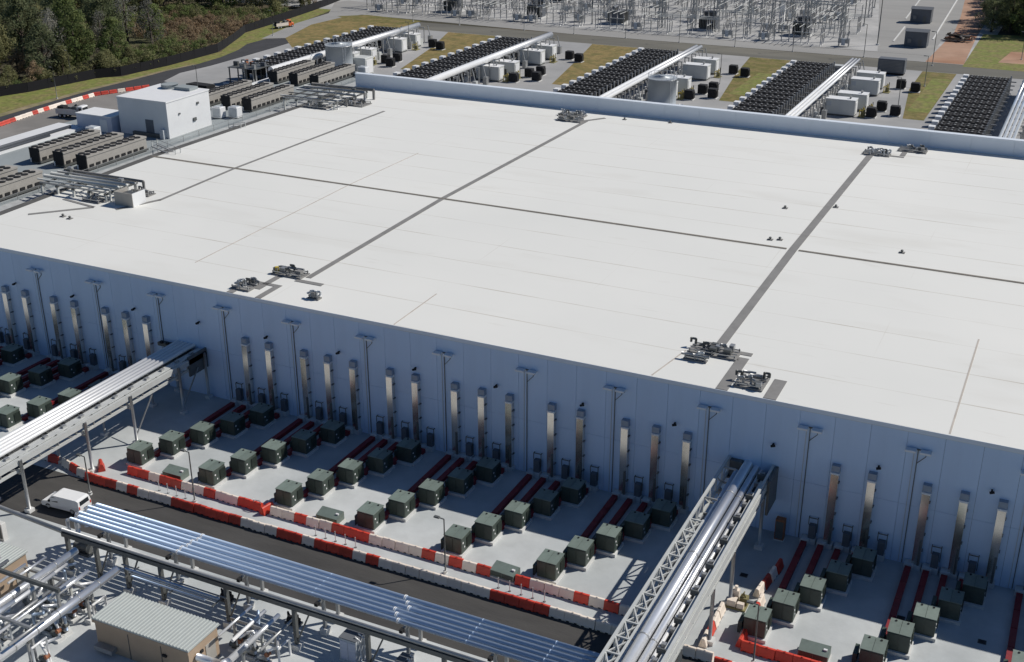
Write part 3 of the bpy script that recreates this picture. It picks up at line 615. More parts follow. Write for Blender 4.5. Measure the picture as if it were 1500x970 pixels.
B().cyl((-0.4, 0, 1.1), (0.4, 0, 1.1), 0.05, 8).build('rail', 'lamp_grey', t); B().cyl((-0.4, 0, 0.55), (0.4, 0, 0.55), 0.04, 8).build('rail', 'lamp_grey', t)
def light_pole(x, y, h, label, group='slim lamp posts', s=1.0):
    t = thing('lamp_post', label, 'lamp post', (x, y, 0), 0, group)
    B().cyl((0, 0, 0.3), (0, 0, h), 0.08*s, 8, 0.055*s).build('pole', 'steel_dark', t); B().cyl((0, 0, 0), (0, 0, 0.3), 0.2*s, 10).build('foot', 'pad_concrete', t)
    B().beam((0, 0, h), (-0.7*s, 0, h+0.05), 0.08*s).build('arm', 'steel_dark', t); B().bbox(-1.0*s, -0.45*s, -0.15*s, 0.15*s, h-0.02, h+0.12*s, 0.02).build('lamp_head', 'steel_dark', t)
light_pole(-75.6, -20.0, 5.8, 'slim lamp post between barrier rows closer to the five-pipe bridge'); light_pole(-46.8, -19.8, 5.8, 'slim lamp post between barrier rows closer to the truss bridge')
light_pole(-17.9, -20.0, 5.8, 'slim lamp post past the truss bridge by the all-red barriers'); light_pole(-86.3, -23.4, 4.4, 'thin dark post standing by the white van')

# ------------------------------------------------------------------ five-pipe bridge (beside the van)
lb = thing('pipe_bridge', 'pipe bridge with rows of thin white silver pipes running to the shaded wall', 'pipe bridge')
for i in range(5):
    x = -93.65+i*0.58
    B().cyl((x, 0.1, 6.3), (x, -44, 6.3), 0.23, 14).build('pipe', 'pipe_white', lb)
for x in (-94.05, -89.75):
    B().beam((x, 0.1, 5.75), (x, -44, 5.75), 0.18, 0.45).build('girder', 'steel_light', lb); B().beam((x, 0.1, 4.7), (x, -44, 4.7), 0.18, 0.3).build('lower_chord', 'steel_light', lb)
B().box(-90.75, -89.9, -44, 0.1, 5.98, 6.08).build('cable_tray', 'steel_light', lb); B().box(-89.64, -89.5, -44, 0.1, 5.35, 5.98).build('tray_side', 'steel_light', lb)
B().box(-93.9, -91.0, -44, 0.1, 5.5, 5.55).build('deck_plate', 'galv', lb)
for k in range(18):
    y = -0.8-k*2.5
    B().beam((-94.0, y, 5.9), (-89.8, y, 5.9), 0.16, 0.3).build('cross_beam', 'steel_dark', lb)
    for x in (-94.05, -89.75): B().beam((x, y, 4.8), (x, y, 5.6), 0.12).build('web_post', 'galv', lb)
    if k % 1 == 0: B().beam((-89.75, y, 4.7), (-89.75, y-2.5, 5.6), 0.09).build('web_diagonal', 'galv', lb)
    B().cbox(-90.3, y-1.0, 6.2, 0.35, 0.5, 0.22).build('tray_clamp', 'galv', lb)
for y in (-0.6, -5.1, -13.0, -19.8, -28.5, -36.5):
    for x in (-94.05, -89.4):
        B().cyl((x, y, 0.35), (x, y, 5.9), 0.17, 12).build('post', 'galv', lb); B().box(x-0.35, x+0.35, y-0.35, y+0.35, 0, 0.36).build('footing', 'pad_concrete', lb)
    B().beam((-94.05, y, 4.3), (-89.4, y, 4.3), 0.18).build('bent_beam', 'galv', lb)
for y in (-5.1, -13.0): B().beam((-89.4, y+0.1, 1.0), (-89.4, y+3.2, 4.6), 0.12).build('knee_brace', 'galv', lb)
B().box(-94.4, -89.6, -3.2, 0.05, 5.55, 5.7).build('hood_floor', 'steel_dark', lb); B().box(-89.72, -89.5, -3.2, 0.05, 3.9, 6.35).build('hood_side', 'steel_dark', lb)
B().box(-96.3, -94.2, -0.7, 0.05, 5.6, 6.0).build('hood_ledge', 'steel_dark', lb)
for k in range(5): B().cbox(-95.6+0.9*k, -0.75, 6.15, 0.35, 0.3, 0.25).build('valve_box', 'black_paint', lb)

# ------------------------------------------------------------------ truss bridge
tbz = thing('truss_bridge', 'steel truss bridge carrying fat silver pipes to the shaded wall', 'pipe bridge')
ZB, ZT = 5.5, 7.2
for x in (-26.3, -22.0):
    B().beam((x, 0.1, ZT), (x, -48, ZT), 0.24).build('top_chord', 'steel_light', tbz); B().beam((x, 0.1, ZB), (x, -48, ZB), 0.24).build('bottom_chord', 'steel_light', tbz)
    for k in range(24):
        y = -0.3-2.0*k
        B().beam((x, y, ZB), (x, y, ZT), 0.14).build('web_post', 'steel_light', tbz)
        a, c = (ZB, ZT) if k % 2 else (ZT, ZB)
        B().beam((x, y, a), (x, y-2.0, c), 0.12).build('web_diagonal', 'steel_light', tbz)
for k in range(24):
    y = -0.3-2.0*k
    B().beam((-26.3, y, ZB+0.05), (-22.0, y, ZB+0.05), 0.16).build('floor_beam', 'galv', tbz)
    if k >= 6:
        B().beam((-26.3, y, ZT), (-25.1, y, ZT), 0.13).build('bracket', 'steel_light', tbz)
        B().beam((-26.25, y, ZT-0.02), (-25.15, y-2.0, ZT-0.02), 0.11).build('lattice_bar', 'steel_light', tbz); B().beam((-25.15, y, ZT-0.14), (-26.25, y-2.0, ZT-0.14), 0.11).build('lattice_bar', 'steel_light', tbz)
    elif k % 3 == 1: B().beam((-26.3, y, ZT), (-25.0, y, ZT), 0.16).build('bracket', 'galv', tbz)
    B().cbox(-22.75, y-0.7, 6.55, 0.5, 0.35, 0.4).build('pipe_clamp', 'galv', tbz)
    if k % 2: B().cbox(-22.6, y, 7.0, 0.7, 0.14, 0.5).build('hanger', 'steel_dark', tbz)
B().beam((-25.12, -12, ZT-0.05), (-25.12, -48, ZT-0.05), 0.16).build('inner_chord', 'steel_light', tbz)
for x, z, r, y1, mt in ((-25.35, 6.0, 0.27, -48, 'pipe_sky_blue'), (-24.45, 6.75, 0.46, -48, 'pipe_silver'), (-23.62, 6.55, 0.3, -48, 'pipe_silver'), (-23.12, 6.35, 0.16, -48, 'pipe_white')):
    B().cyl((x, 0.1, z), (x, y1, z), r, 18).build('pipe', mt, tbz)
    for yy in (-6.2, -17, -29): B().cyl((x, yy, z), (x, yy-0.12, z), r+0.025, 18).build('pipe_band', 'galv', tbz)
B().box(-24.95, -22.1, -48, 0.05, ZB+0.14, ZB+0.2).build('floor_plate', 'slate_grey', tbz)
B().box(-26.42, -25.45, -48, -8, ZB-0.1, ZB-0.04).build('cable_tray', 'slate_grey', tbz)
B().box(-22.5, -21.85, -48, -2.8, 6.86, 6.92).build('cable_tray', 'steel_light', tbz); B().box(-21.86, -21.78, -48, -2.8, 6.2, 6.95).build('tray_side', 'steel_light', tbz)
for y in (-3.4, -13.0, -19.0, -27.5, -36.5):
    for x in (-26.1, -21.95):
        B().cyl((x, y, 0.4), (x, y, ZB), 0.17, 12).build('post', 'galv', tbz); B().box(x-0.4, x+0.4, y-0.4, y+0.4, 0, 0.41).build('footing', 'pad_concrete', tbz)
    B().beam((-26.1, y, 4.9), (-21.95, y, 4.9), 0.2).build('bent_beam', 'galv', tbz)
B().box(-26.3, -21.7, -0.9, 0.05, 5.3, 5.45).build('hood_floor', 'steel_dark', tbz); B().box(-21.74, -21.5, -3.2, 0.05, 3.6, 7.2).build('hood_side', 'steel_dark', tbz)
B().box(-26.1, -24.9, -0.6, 0.05, 5.46, 7.1).build('hood_box', 'steel_dark', tbz)
t = thing('meter_cabinet', 'dark red-brown meter cabinet standing at the wall beside the truss bridge', 'cabinet', (-20.6, -1.0, 0))
B().bbox(-0.45, 0.45, -0.35, 0.35, 0.1, 2.3, 0.03).build('body', 'rust', t); B().box(-0.5, 0.5, -0.4, 0.4, 0, 0.1).build('plinth', 'pad_concrete', t); B().box(-0.36, 0.36, -0.4, -0.352, 0.25, 2.1).build('door', 'steel_dark', t)

# ------------------------------------------------------------------ blue pipe rack along the road
br = thing('blue_pipe_rack', 'long low rack of parallel metal pipes coloured with sky reflection along the asphalt road', 'pipe rack')
for i in range(6):
    y = -29.35-0.58*i; r = 0.18 if i % 2 else 0.23
    x0 = -79.0-0.5*(i % 2)
    B().cyl((x0, y, 4.0), (-27.0, y, 4.0), r, 16).build('pipe', 'pipe_sky_blue', br)
    B().tube([(x0, y, 4.0), (x0-0.5, y, 3.7), (x0-0.5, y, 2.2)], r, 12).build('pipe_elbow', 'pipe_silver', br)
    for xx in (-66.6-0.2*(i//2), -45.3+0.5*(i % 3)): B().cyl((xx, y, 4.0), (xx+0.15, y, 4.0), r+0.06, 14).build('flange', 'white_bright', br)
    for xx in (-73.2, -59.0, -52.6, -38.0, -31.5): B().cyl((xx, y, 4.0), (xx+0.06, y, 4.0), r+0.012, 14).build('pipe_band', 'pipe_sky_blue', br)
for x in (-75.5, -67.6, -59.8, -51.8, -43.6, -35.6, -28.6):
    for y in (-29.9, -31.9):
        B().beam((x, y, 0.6), (x, y, 3.6), 0.26).build('post', 'galv', br); B().box(x-0.35, x+0.35, y-0.35, y+0.35, 0, 0.61).build('pedestal', 'pad_concrete', br)
    B().beam((x, -29.0, 3.6), (x, -32.7, 3.6), 0.22).build('cap_beam', 'galv', br)
    B().beam((x, -32.6, 3.6), (x, -33.0, 3.6), 0.3).build('bracket', 'black_paint', br)

# dark steel rack with pipe beside the shed
dr = thing('dark_steel_rack', 'dark steel rack on braced columns running past the ribbed-roof shed', 'pipe rack')
B().beam((-78.2, -34.6, 4.15), (-26.0, -34.6, 4.15), 0.34, 0.42).build('main_beam', 'steel_dark', dr)
B().cyl((-78.2, -34.55, 4.55), (-26.0, -34.55, 4.55), 0.17, 12).build('pipe', 'galv', dr)
B().cyl((-92.0, -33.6, 4.3), (-78.1, -34.55, 4.35), 0.22, 12).build('pipe', 'galv', dr)
for x in (-77.7, -74.3, -70.9, -66.9, -59.8, -52.8, -45.7, -38.7, -31.6):
    B().beam((x, -34.6, 0.5), (x, -34.6, 3.95), 0.36, 0.3).build('column', 'steel_dark', dr); B().box(x-0.4, x+0.4, -35.0, -34.2, 0, 0.5).build('pedestal', 'pad_concrete', dr)
    if x > -76: B().beam((x+0.15, -34.6, 0.9), (x+1.5, -34.6, 3.95), 0.12).build('brace', 'steel_dark', dr)
for i in range(4): B().cyl((-71.0+0.7*i, -35.0-0.32*i, 3.2), (-59.5-0.5*i, -35.0-0.32*i, 3.2), (0.07, 0.11, 0.06, 0.09)[i], 8).build('small_pipe', ('galv', 'pipe_sky_blue', 'steel_light', 'pipe_sky_blue')[i], dr)
for x in (-69.5, -64.5, -60.0): B().beam((x, -34.5, 3.05), (x, -36.3, 3.05), 0.1).build('outrigger', 'steel_dark', dr)
def fat_pipe(label, x, y0, y1, z, r, supports, bend=None):
    t = thing('silver_pipe', label, 'pipe'); pts = [(x, y0, z), (x, y1, z)]
    B().cyl(*pts, r, 18).build('run', 'pipe_silver', t)
    if bend: B().tube([(x, y1, z)]+bend, r, 14).build('bend', 'pipe_silver', t)
    n = int(abs(y1-y0)/2.6)
    for k in range(1, n+1): yy = y0+(y1-y0)*k/(n+1); B().cyl((x, yy, z), (x, yy-0.1, z), r+0.02, 18).build('pipe_band', 'galv', t)
    for yy in supports:
        B().beam((x, yy, 0.4), (x, yy, z-r), 0.2).build('post', 'galv', t); B().box(x-0.35, x+0.35, yy-0.35, yy+0.35, 0, 0.42).build('footing', 'pad_concrete', t)
        B().cbox(x, yy, z-r-0.05, 0.6, 0.3, 0.14).build('saddle', 'steel_dark', t)
fat_pipe('fat silver pipe crossing under the dark rack beside the tan shed end', -76.5, -34.9, -50, 3.0, 0.34, (-38, -45), None)
fat_pipe('fat silver pipe leading to the ribbed-roof shed from the dark rack', -71.0, -35.6, -52, 3.0, 0.36, (-39.4, -46.0), None)
fat_pipe('silver pipe turning into the lit end of the ribbed-roof shed', -55.3, -35.4, -40.2, 1.9, 0.3, (-38.5,), [(-55.6, -40.8, 1.9), (-57.9, -40.9, 1.9)])
t = thing('pipe_gantry', 'steel goalpost frame over the tangle of pipes by the shed', 'pipe rack')
B().beam((-84, -41.2, 4.1), (-72.0, -41.2, 4.1), 0.25, 0.35).build('beam', 'steel_dark', t)
for x in (-83.5, -75.2, -72.3): B().beam((x, -41.2, 0.3), (x, -41.2, 4.0), 0.24).build('post', 'galv', t); B().box(x-0.35, x+0.35, -41.55, -40.85, 0, 0.3).build('footing', 'pad_concrete', t)
for i, xx in enumerate((-82.4, -81.5, -80.2, -78.8, -75.0, -73.9, -73.0)):
    B().cyl((xx, -38.6-0.3*(i % 3), 3.5-0.35*(i % 2)), (xx+0.2, -49, 3.5-0.35*(i % 2)), (0.12, 0.2, 0.16)[i % 3], 10).build('pipe', ('pipe_silver', 'pipe_white', 'galv')[i % 3], t)
rp = random.Random(11)
for i in range(20):
    X, Y = rp.uniform(-77.5, -70.2), rp.uniform(-45.5, -36.2)
    if i > 14: X, Y = rp.uniform(-57.5, -54.0), rp.uniform(-37.4, -35.5)
    t = thing('pump_set', ['small grey pump with silver elbow pipe among the pipework by the shed', 'small pump with silver elbow pipe near the lit shed end'][i > 14], 'pump', (X, Y, 0), rp.uniform(-0.2, 0.2), 'pumps among the pipework')
    B().box(-0.6, 0.6, -0.4, 0.4, 0, 0.25).build('plinth', 'pad_concrete', t)
    B().cyl((-0.5, 0, 0.6), (0.35, 0, 0.6), 0.26, 12).build('motor', rp.choice(('steel_dark', 'rust', 'slate_grey', 'galv')), t); B().cbox(0.0, 0, 0.3, 0.7, 0.4, 0.12).build('saddle', 'steel_dark', t)
    B().tube([(0.4, 0, 0.5), (0.4, 0, rp.uniform(1.3, 2.6)), (0.4+rp.choice((-1, 1))*0.9, 0.2, rp.uniform(1.5, 2.6)), (0.4, 1.6, 2.0)], 0.13, 10).build('riser_pipe', rp.choice(('pipe_silver', 'pipe_white', 'pipe_sky_blue')), t)
    B().cyl((0.4, -0.2, 1.05), (0.4, 0.2, 1.05), 0.22, 10).build('valve', rp.choice(('rust', 'steel_dark', 'galv')), t)
for i, (xa, xb_, y, z) in enumerate(((-83.5, -70.6, -45.6, 3.7), (-79.5, -71.4, -38.2, 2.3), (-58.2, -53.4, -36.2, 2.4))):
    t = thing('pipe_gantry', ['low steel frame deep in the pipework away from the dark rack', 'low steel frame between the two fat silver pipes', 'low steel frame by the lit end of the ribbed-roof shed'][i], 'pipe rack')
    B().beam((xa, y, z), (xb_, y, z), 0.2, 0.26).build('beam', 'galv', t)
    for k in range(4):
        xx = xa+0.3+(xb_-xa-0.6)*k/3; B().beam((xx, y, 0), (xx, y, z), 0.2).build('post', 'galv' if k % 2 else 'steel_light', t)
        B().cyl((xx+0.5, y+1.8, z+0.25), (xx+0.5, y-2.6, z+0.25), 0.12+0.04*(k % 3), 10).build('pipe', ('pipe_silver', 'pipe_white', 'pipe_silver', 'galv')[k], t)
        B().tube([(xx+0.9, y+0.6, 0.1), (xx+0.9, y+0.6, z*0.7), (xx+0.9, y-0.9, z*0.7), (xx+0.9, y-0.9, 0.1)], 0.1, 8).build('loop_pipe', 'pipe_white' if k % 2 else 'pipe_silver', t)
    B().beam((xa, y, 0.3), (xb_, y, z*0.55), 0.09).build('brace', 'galv', t)
# sheds
def shed(label, x0, x1, y0, y1, h, ribs):
    t = thing('ribbed_roof_shed', label, 'shed', (x0, y0, 0)); L, D = x1-x0, y1-y0
    B().box(0.15, L-0.15, 0.15, D-0.15, 0, h).build('wall', 'shed_tan', t)
    rf = B().box(0, L, 0, D, h, h+0.16).build('roof', 'shed_roof', t)
    rm = B().add([(-0.09, 0, h+0.16), (0.09, 0, h+0.16), (0.05, 0, h+0.23), (-0.05, 0, h+0.23), (-0.09, D, h+0.16), (0.09, D, h+0.16), (0.05, D, h+0.23), (-0.05, D, h+0.23)], [(0, 1, 2, 3), (7, 6, 5, 4), (1, 5, 6, 2), (2, 6, 7, 3), (3, 7, 4, 0)]).mesh('roof_rib', 'shed_roof')
    for i in range(ribs):
        o = bpy.data.objects.new('roof_rib', rm); C.objects.link(o); o.parent = rf; o.location = (0.12+(L-0.24)*i/(ribs-1), 0, 0)
    B().box(0.02, L-0.02, -0.02, 0.148, h-0.28, h-0.002).build('eave_trim', 'shed_tan', t)
    for xx in (L*0.36, L*0.7): B().box(xx, xx+0.05, 0.11, 0.148, 0.02, h-0.3).build('panel_joint', 'steel_dark', t)
    B().box(L*0.72, L*0.76, 0.0, 0.148, h*0.55, h*0.62).build('wall_lamp', 'black_paint', t)
    B().box(L-0.148, L-0.1, D*0.55, D*0.85, 0.05, 2.1).build('door', 'chiller_tan', t); B().box(L-0.148, L-0.02, D*0.38, D*0.46, h*0.62, h*0.7).build('wall_lamp', 'black_paint', t)
    B().box(L*0.03, L*0.22, -0.5, 0.148, 0.35, 0.75).build('pipe_manifold', 'galv', t)
    return t
shed('tan shed with long pale ribbed metal roof beside the dark steel rack', -68.0, -57.9, -41.9, -38.0, 3.0, 30)
shed('tan shed half out of view with ribbed roof beside a fat pipe', -90.5, -80.2, -40.6, -37.0, 3.0, 30)
for i, (X, Y, lb) in enumerate(((-47.6, -33.35, 'pale electrical cabinet with dark top under the dark rack'), (-43.0, -33.3, 'small cabinet beside the pale electrical cabinet under the dark rack'))):
    t = thing('electrical_cabinet', lb, 'cabinet', (X, Y, 0)); s = 1 if i == 0 else 0.6
    B().bbox(-1.1*s, 0.5*s, -1.0*s, 1.0*s, 0.15, 2.3*s, 0.03).build('body', 'cabinet_grey', t); B().box(-1.15*s, 0.55*s, -1.05*s, 1.05*s, 0, 0.15).build('plinth', 'pad_concrete', t)
    B().box(-1.12*s, 0.52*s, -1.02*s, 1.02*s, 2.3*s, 2.38*s).build('top', 'slate_grey', t)
    for xx in (-1.0, -0.25): B().box(xx*s, (xx+0.7)*s, -1.03*s, -1.002*s, 0.3, 2.1*s).build('door', 'pale_blue', t)
    for k in range(3): B().tube([(0.7*s, -0.6+0.5*k, 0), (0.7*s, -0.6+0.5*k, 2.2*s), (0.2*s, -0.6+0.5*k, 2.5*s)], 0.07, 8).build('conduit', 'pipe_white', t)
for i, (X, Y, s) in enumerate(((-45.0, -37.2, 1.0), (-40.4, -36.6, 0.8), (-79.3, -31.6, 0.9), (-62.3, -31.8, 0.6), (-55.0, -32.0, 0.6))):
    lbs = ['dark machine on skids under the dark rack by the cabinets', 'brown pump skid under the dark rack by the cabinets', 'dark valve cluster at the end of the blue pipe rack', 'black hose bundle under the blue pipe rack, nearer the shed', 'black hose bundle under the blue pipe rack, away from the shed']
    t = thing('machine_skid', lbs[i], 'machine', (X, Y, 0)); mt = ('black_paint', 'rust', 'steel_dark', 'black_paint', 'black_paint')[i]
    B().box(-1.2*s, 1.2*s, -0.6*s, 0.6*s, 0, 0.2).build('skid', 'steel_dark', t); B().cyl((-0.9*s, 0, 0.7*s), (0.9*s, 0, 0.7*s), 0.52*s, 12).build('drum', mt, t)
    B().cbox(0.3*s, 0.1, 1.25*s, 0.7*s, 0.5*s, 0.5*s).build('box', mt, t); B().tube([(-0.8*s, 0.2, 0.7*s), (-1.3*s, 0.3, 1.3*s), (-1.4*s, 0.4, 0.05)], 0.09, 8).build('hose', mt, t)
for i, X in enumerate((-89.6, -88.0)):
    t = thing('concrete_pier', 'pale concrete pier with dark panel by the van', 'pier', (X, -33.0-0.3*i, 0), 0, 'concrete piers by the van')
    B().bbox(-0.5, 0.5, -0.3, 0.3, 0, 1.9, 0.04).build('block', 'pad_concrete', t); B().box(0.1, 0.4, -0.34, -0.302, 0.3, 1.6).build('panel', 'steel_dark', t)

# ------------------------------------------------------------------ vehicles
def wheel(parent, x, y, r, wd, name='wheel'):
    o = B().cyl((x, y-wd/2, r), (x, y+wd/2, r), r, 18).build(name, 'rubber', parent); B().cyl((x, y-wd/2-0.015, r), (x, y+wd/2+0.015, r), r*0.55, 12).build('rim', 'lamp_grey', o)
vz = thing('white_van', 'white van parked on the asphalt road by the blue pipe rack', 'van', (-86.6, -26.3, 0.004), R(3)); vz.scale = (0.92, 0.92, 0.78)
side = [(-2.6, 0.35), (-2.62, 0.85), (-2.45, 1.05), (-1.75, 1.2), (-1.15, 1.95), (-0.9, 2.08), (2.2, 2.1), (2.5, 1.95), (2.6, 1.2), (2.6, 0.35)]
n = len(side)
vs = []
for yy, k in ((-0.98, 1), (-0.88, 2), (0.88, 2), (0.98, 1)):
    for X, Z in side: vs.append((X*(1.0), yy if Z < 1.3 else yy*0.9, Z))
fs = []
for r_ in range(3):
    for i in range(n): a = r_*n+i; c = r_*n+(i+1) % n; fs.append((a, c, c+n, a+n))
fs.append(tuple(range(n-1, -1, -1))); fs.append(tuple(range(3*n, 4*n)))
b = B(); b.add(vs, fs); b.build('body', 'white_bright', vz)
def quad(pts, name, mt, par, th=(0, 0, 0)):
    b = B(); b.add(pts, [(0, 1, 2, 3)]); return b.build(name, mt, par)
quad([(-1.74, -0.8, 1.24), (-1.74, 0.8, 1.24), (-1.2, 0.76, 1.94), (-1.2, -0.76, 1.94)], 'windscreen', 'glass_dark', vz)
for s in (-1, 1):
    quad([(-1.55, s*0.965, 1.22), (-0.3, s*0.965, 1.22), (-0.3, s*0.90, 1.85), (-1.05, s*0.90, 1.85)], 'window', 'glass_dark', vz)
    B().bbox(-1.5, -1.3, s*1.05-0.08, s*1.05+0.08, 1.2, 1.45, 0.02).build('mirror', 'black_paint', vz)
    for X in (-1.7, 1.6): wheel(vz, X, s*0.86, 0.38, 0.24)
    B().cbox(-2.58, s*0.7, 0.85, 0.1, 0.35, 0.18).build('headlight', 'glass_dark', vz); B().cbox(2.58, s*0.85, 1.1, 0.08, 0.16, 0.4).build('tail_light', 'barrier_red', vz)
B().box(-2.68, -2.55, -0.95, 0.95, 0.3, 0.5).build('bumper', 'steel_dark', vz); B().box(2.55, 2.68, -0.95, 0.95, 0.3, 0.5).build('bumper', 'steel_dark', vz)
quad([(2.606, 0.7, 1.35), (2.606, -0.7, 1.35), (2.53, -0.66, 1.9), (2.53, 0.66, 1.9)], 'rear_window', 'glass_dark', vz)

def truck(label, x, y, rz, cabm, bedm, s=1.0):
    t = thing('truck', label, 'truck', (x, y, 0.012), rz)
    B().box(-4.0*s, 4.0*s, -0.45*s, 0.45*s, 0.55*s, 0.85*s).build('chassis', 'steel_dark', t)
    cb = B().bbox(1.7*s, 3.0*s, -1.15*s, 1.15*s, 0.6*s, 2.9*s, 0.12).build('cab', cabm, t); B().bbox(3.0*s, 4.3*s, -0.95*s, 0.95*s, 0.6*s, 1.75*s, 0.15).build('bonnet', cabm, t)
    B().box(2.98*s, 3.03*s, -0.95*s, 0.95*s, 1.85*s, 2.6*s).build('windscreen', 'glass_dark', cb)
    for q in (-1, 1): B().box(2.0*s, 2.8*s, q*1.155*s-0.01, q*1.155*s+0.01, 1.8*s, 2.55*s).build('window', 'glass_dark', cb)
    b = B().box(-4.2*s, 1.5*s, -1.2*s, 1.2*s, 0.9*s, 1.05*s).box(-4.2*s, 1.5*s, -1.2*s, -1.1*s, 1.05*s, 2.1*s).box(-4.2*s, 1.5*s, 1.1*s, 1.2*s, 1.05*s, 2.1*s).box(1.38*s, 1.5*s, -1.099*s, 1.099*s, 1.05*s, 2.5*s); b.build('bed', bedm, t)
    B().bbox(-3.9*s, -2.2*s, -0.9*s, 0.9*s, 1.05*s, 2.6*s, 0.1).build('load', 'black_paint', t); B().beam((-2.0*s, 0, 1.05*s), (0.8*s, 0.2, 3.1*s), 0.3*s).build('crane_arm', 'steel_dark', t); B().bbox(0.0, 1.2*s, -0.8*s, 0.8*s, 1.05*s, 2.7*s, 0.1).build('tool_box', 'steel_dark', t)
    for X in (-3.2, -2.0, 3.3):
        for q in (-1, 1): wheel(t, X*s, q*0.95*s, 0.5*s, 0.35*s)
truck('white-cab work truck with dark bed on the old asphalt yard', -207.8, 99.3, R(8), 'white_bright', 'lamp_grey', 1.0)
truck('orange and white truck on the far road beside the black fence', -236.6, 219.5, R(70), 'orange', 'barrier_white', 0.8)
t = thing('small_cart', 'small dark cart alone on the old asphalt yard', 'cart', (-198.5, 92.0, 0.012))
B().box(-0.9, 0.9, -0.5, 0.5, 0.35, 0.75).build('tray', 'steel_dark', t)
for X in (-0.6, 0.6):
    for q in (-0.5, 0.5): wheel(t, X, q, 0.3, 0.15)
B().beam((0.9, 0, 0.6), (1.5, 0, 1.1), 0.08).build('handle', 'steel_dark', t)
rb2 = 'WRRWWWRWRWRRWRRR'
for i, c in enumerate('RRRRWWWRWRWWWRWWRWRRRWRRR'):
    yy = 84.5+i*1.9; xx = -216.8-3.0*math.sin(min(1, i/16)*math.pi/2)+(max(0, i-18)*0.9)
    p = dup(barR if c == 'R' else barW, (xx, yy, 0.012), R(92 if i < 18 else 62), '%s plastic barrier in the row along the old asphalt yard' % ('red' if c == 'R' else 'cream white'), 'barriers along the old asphalt yard', (1.3, 1, 1))

# ------------------------------------------------------------------ fences
def fence(label, pts, h, step=6.0):
    t = thing('screened_fence', label, 'fence')
    pm_ = B().cyl((0, 0, 0), (0, 0, h+0.08), 0.06, 6).mesh('post', 'fence_black')
    for i in range(len(pts)-1):
        a, c = Vector((*pts[i], 0)), Vector((*pts[i+1], 0)); L = (c-a).length; n = max(1, round(L/step))
        for k in range(n):
            p, q = a+(c-a)*k/n, a+(c-a)*(k+1)/n
            d = (q-p); nm = Vector((-d.y, d.x, 0)).normalized()*0.02
            sag = 0.06*math.sin(i*3+k*1.7)
            B().add([p-nm+Vector((0, 0, 0.02)), q-nm+Vector((0, 0, 0.02)), q-nm+Vector((0, 0, h+sag)), p-nm+Vector((0, 0, h)), p+nm+Vector((0, 0, 0.02)), q+nm+Vector((0, 0, 0.02)), q+nm+Vector((0, 0, h+sag)), p+nm+Vector((0, 0, h))],
                    [(0, 1, 2, 3), (7, 6, 5, 4), (3, 2, 6, 7), (0, 4, 5, 1), (1, 5, 6, 2), (0, 3, 7, 4)]).build('screen_panel', 'fence_black', t)
            o = bpy.data.objects.new('post', pm_); C.objects.link(o); o.parent = t; o.location = p
    return t
FP = [(-241.5, 60), (-240.5, 108), (-238, 114.5), (-236, 126), (-234.6, 134), (-231.0, 139.5), (-230, 146), (-228.9, 155), (-228.9, 166.5), (-229.2, 177), (-232.8, 186.4), (-238.4, 199), (-242.2, 207), (-244.2, 224), (-246.8, 243), (-250.3, 264.7), (-253.5, 279), (-262, 310), (-270, 345), (-285, 400)]
fence('black screened fence along the edge of the wood', FP, 2.4)

# ------------------------------------------------------------------ back yard: cooler blocks, pipes, generators, tanks
co0 = thing('dry_cooler', '', 'cooler')
cbd = B().box(0, 9.3, -1.7, 1.7, 1.6, 3.85).build('coil_body', 'cooler_black', co0); B().box(0, 9.3, 1.702, 1.78, 3.5, 3.86).build('edge_rail', 'steel_dark', cbd)
for yy in (-0.85, 0.85):
    b = B(); b2 = B()
    for k in range(7):
        xx = 0.75+k*1.3; b.cyl((xx, yy, 3.85), (xx, yy, 4.0), 0.56, 12); b2.cyl((xx, yy, 4.0), (xx, yy, 4.1), 0.2, 8)
    tag(b.build('fan_row', 'cooler_black', cbd), kind='stuff'); tag(b2.build('fan_hubs', 'fan_grey', cbd), kind='stuff')
B().box(-1.3, -0.05, -0.8, 0.8, 1.5, 4.2).build('header_box', 'white_bright', co0)
for yy in (-1.3, 0.9): B().beam((9.6, yy, 0.3), (9.6, yy, 4.6), 0.32).build('riser_post', 'galv', co0)
for xx in (0.3, 3.2, 6.1, 9.0):
    for yy in (-1.6, 1.6): B().beam((xx, yy, 0), (xx, yy, 1.6), 0.2).build('leg', 'steel_dark', co0)
B().beam((9.3, 0.9, 3.2), (10.9, 0.9, 3.2), 0.25).build('feed_pipe', 'galv', co0); B().box(-1.1, -0.1, -0.8, 0.8, 0, 1.5).build('plinth', 'steel_dark', co0)
XB = [-28.6, -71.0, -112.8, -156.2, -199.0]
bl = ['block nearest the clay ground', 'second block from the clay ground', 'block beside the second grey tank', 'block between the two tanks', 'block behind the first grey tank']
k0 = True
for i, x in enumerate(XB):
    for k in range(14):
        y = 151.5+4.7*k
        if i == 0 or i == 1: pass
        lab = '%s black dry cooler from the data hall, %s' % (ORD[k], bl[i])
        if k0: co0.location = (x, y, 0); tag(co0, lab, None, 'dry coolers '+bl[i]); k0 = False
        else: dup(co0, (x, y, 0), 0, lab, 'dry coolers '+bl[i])
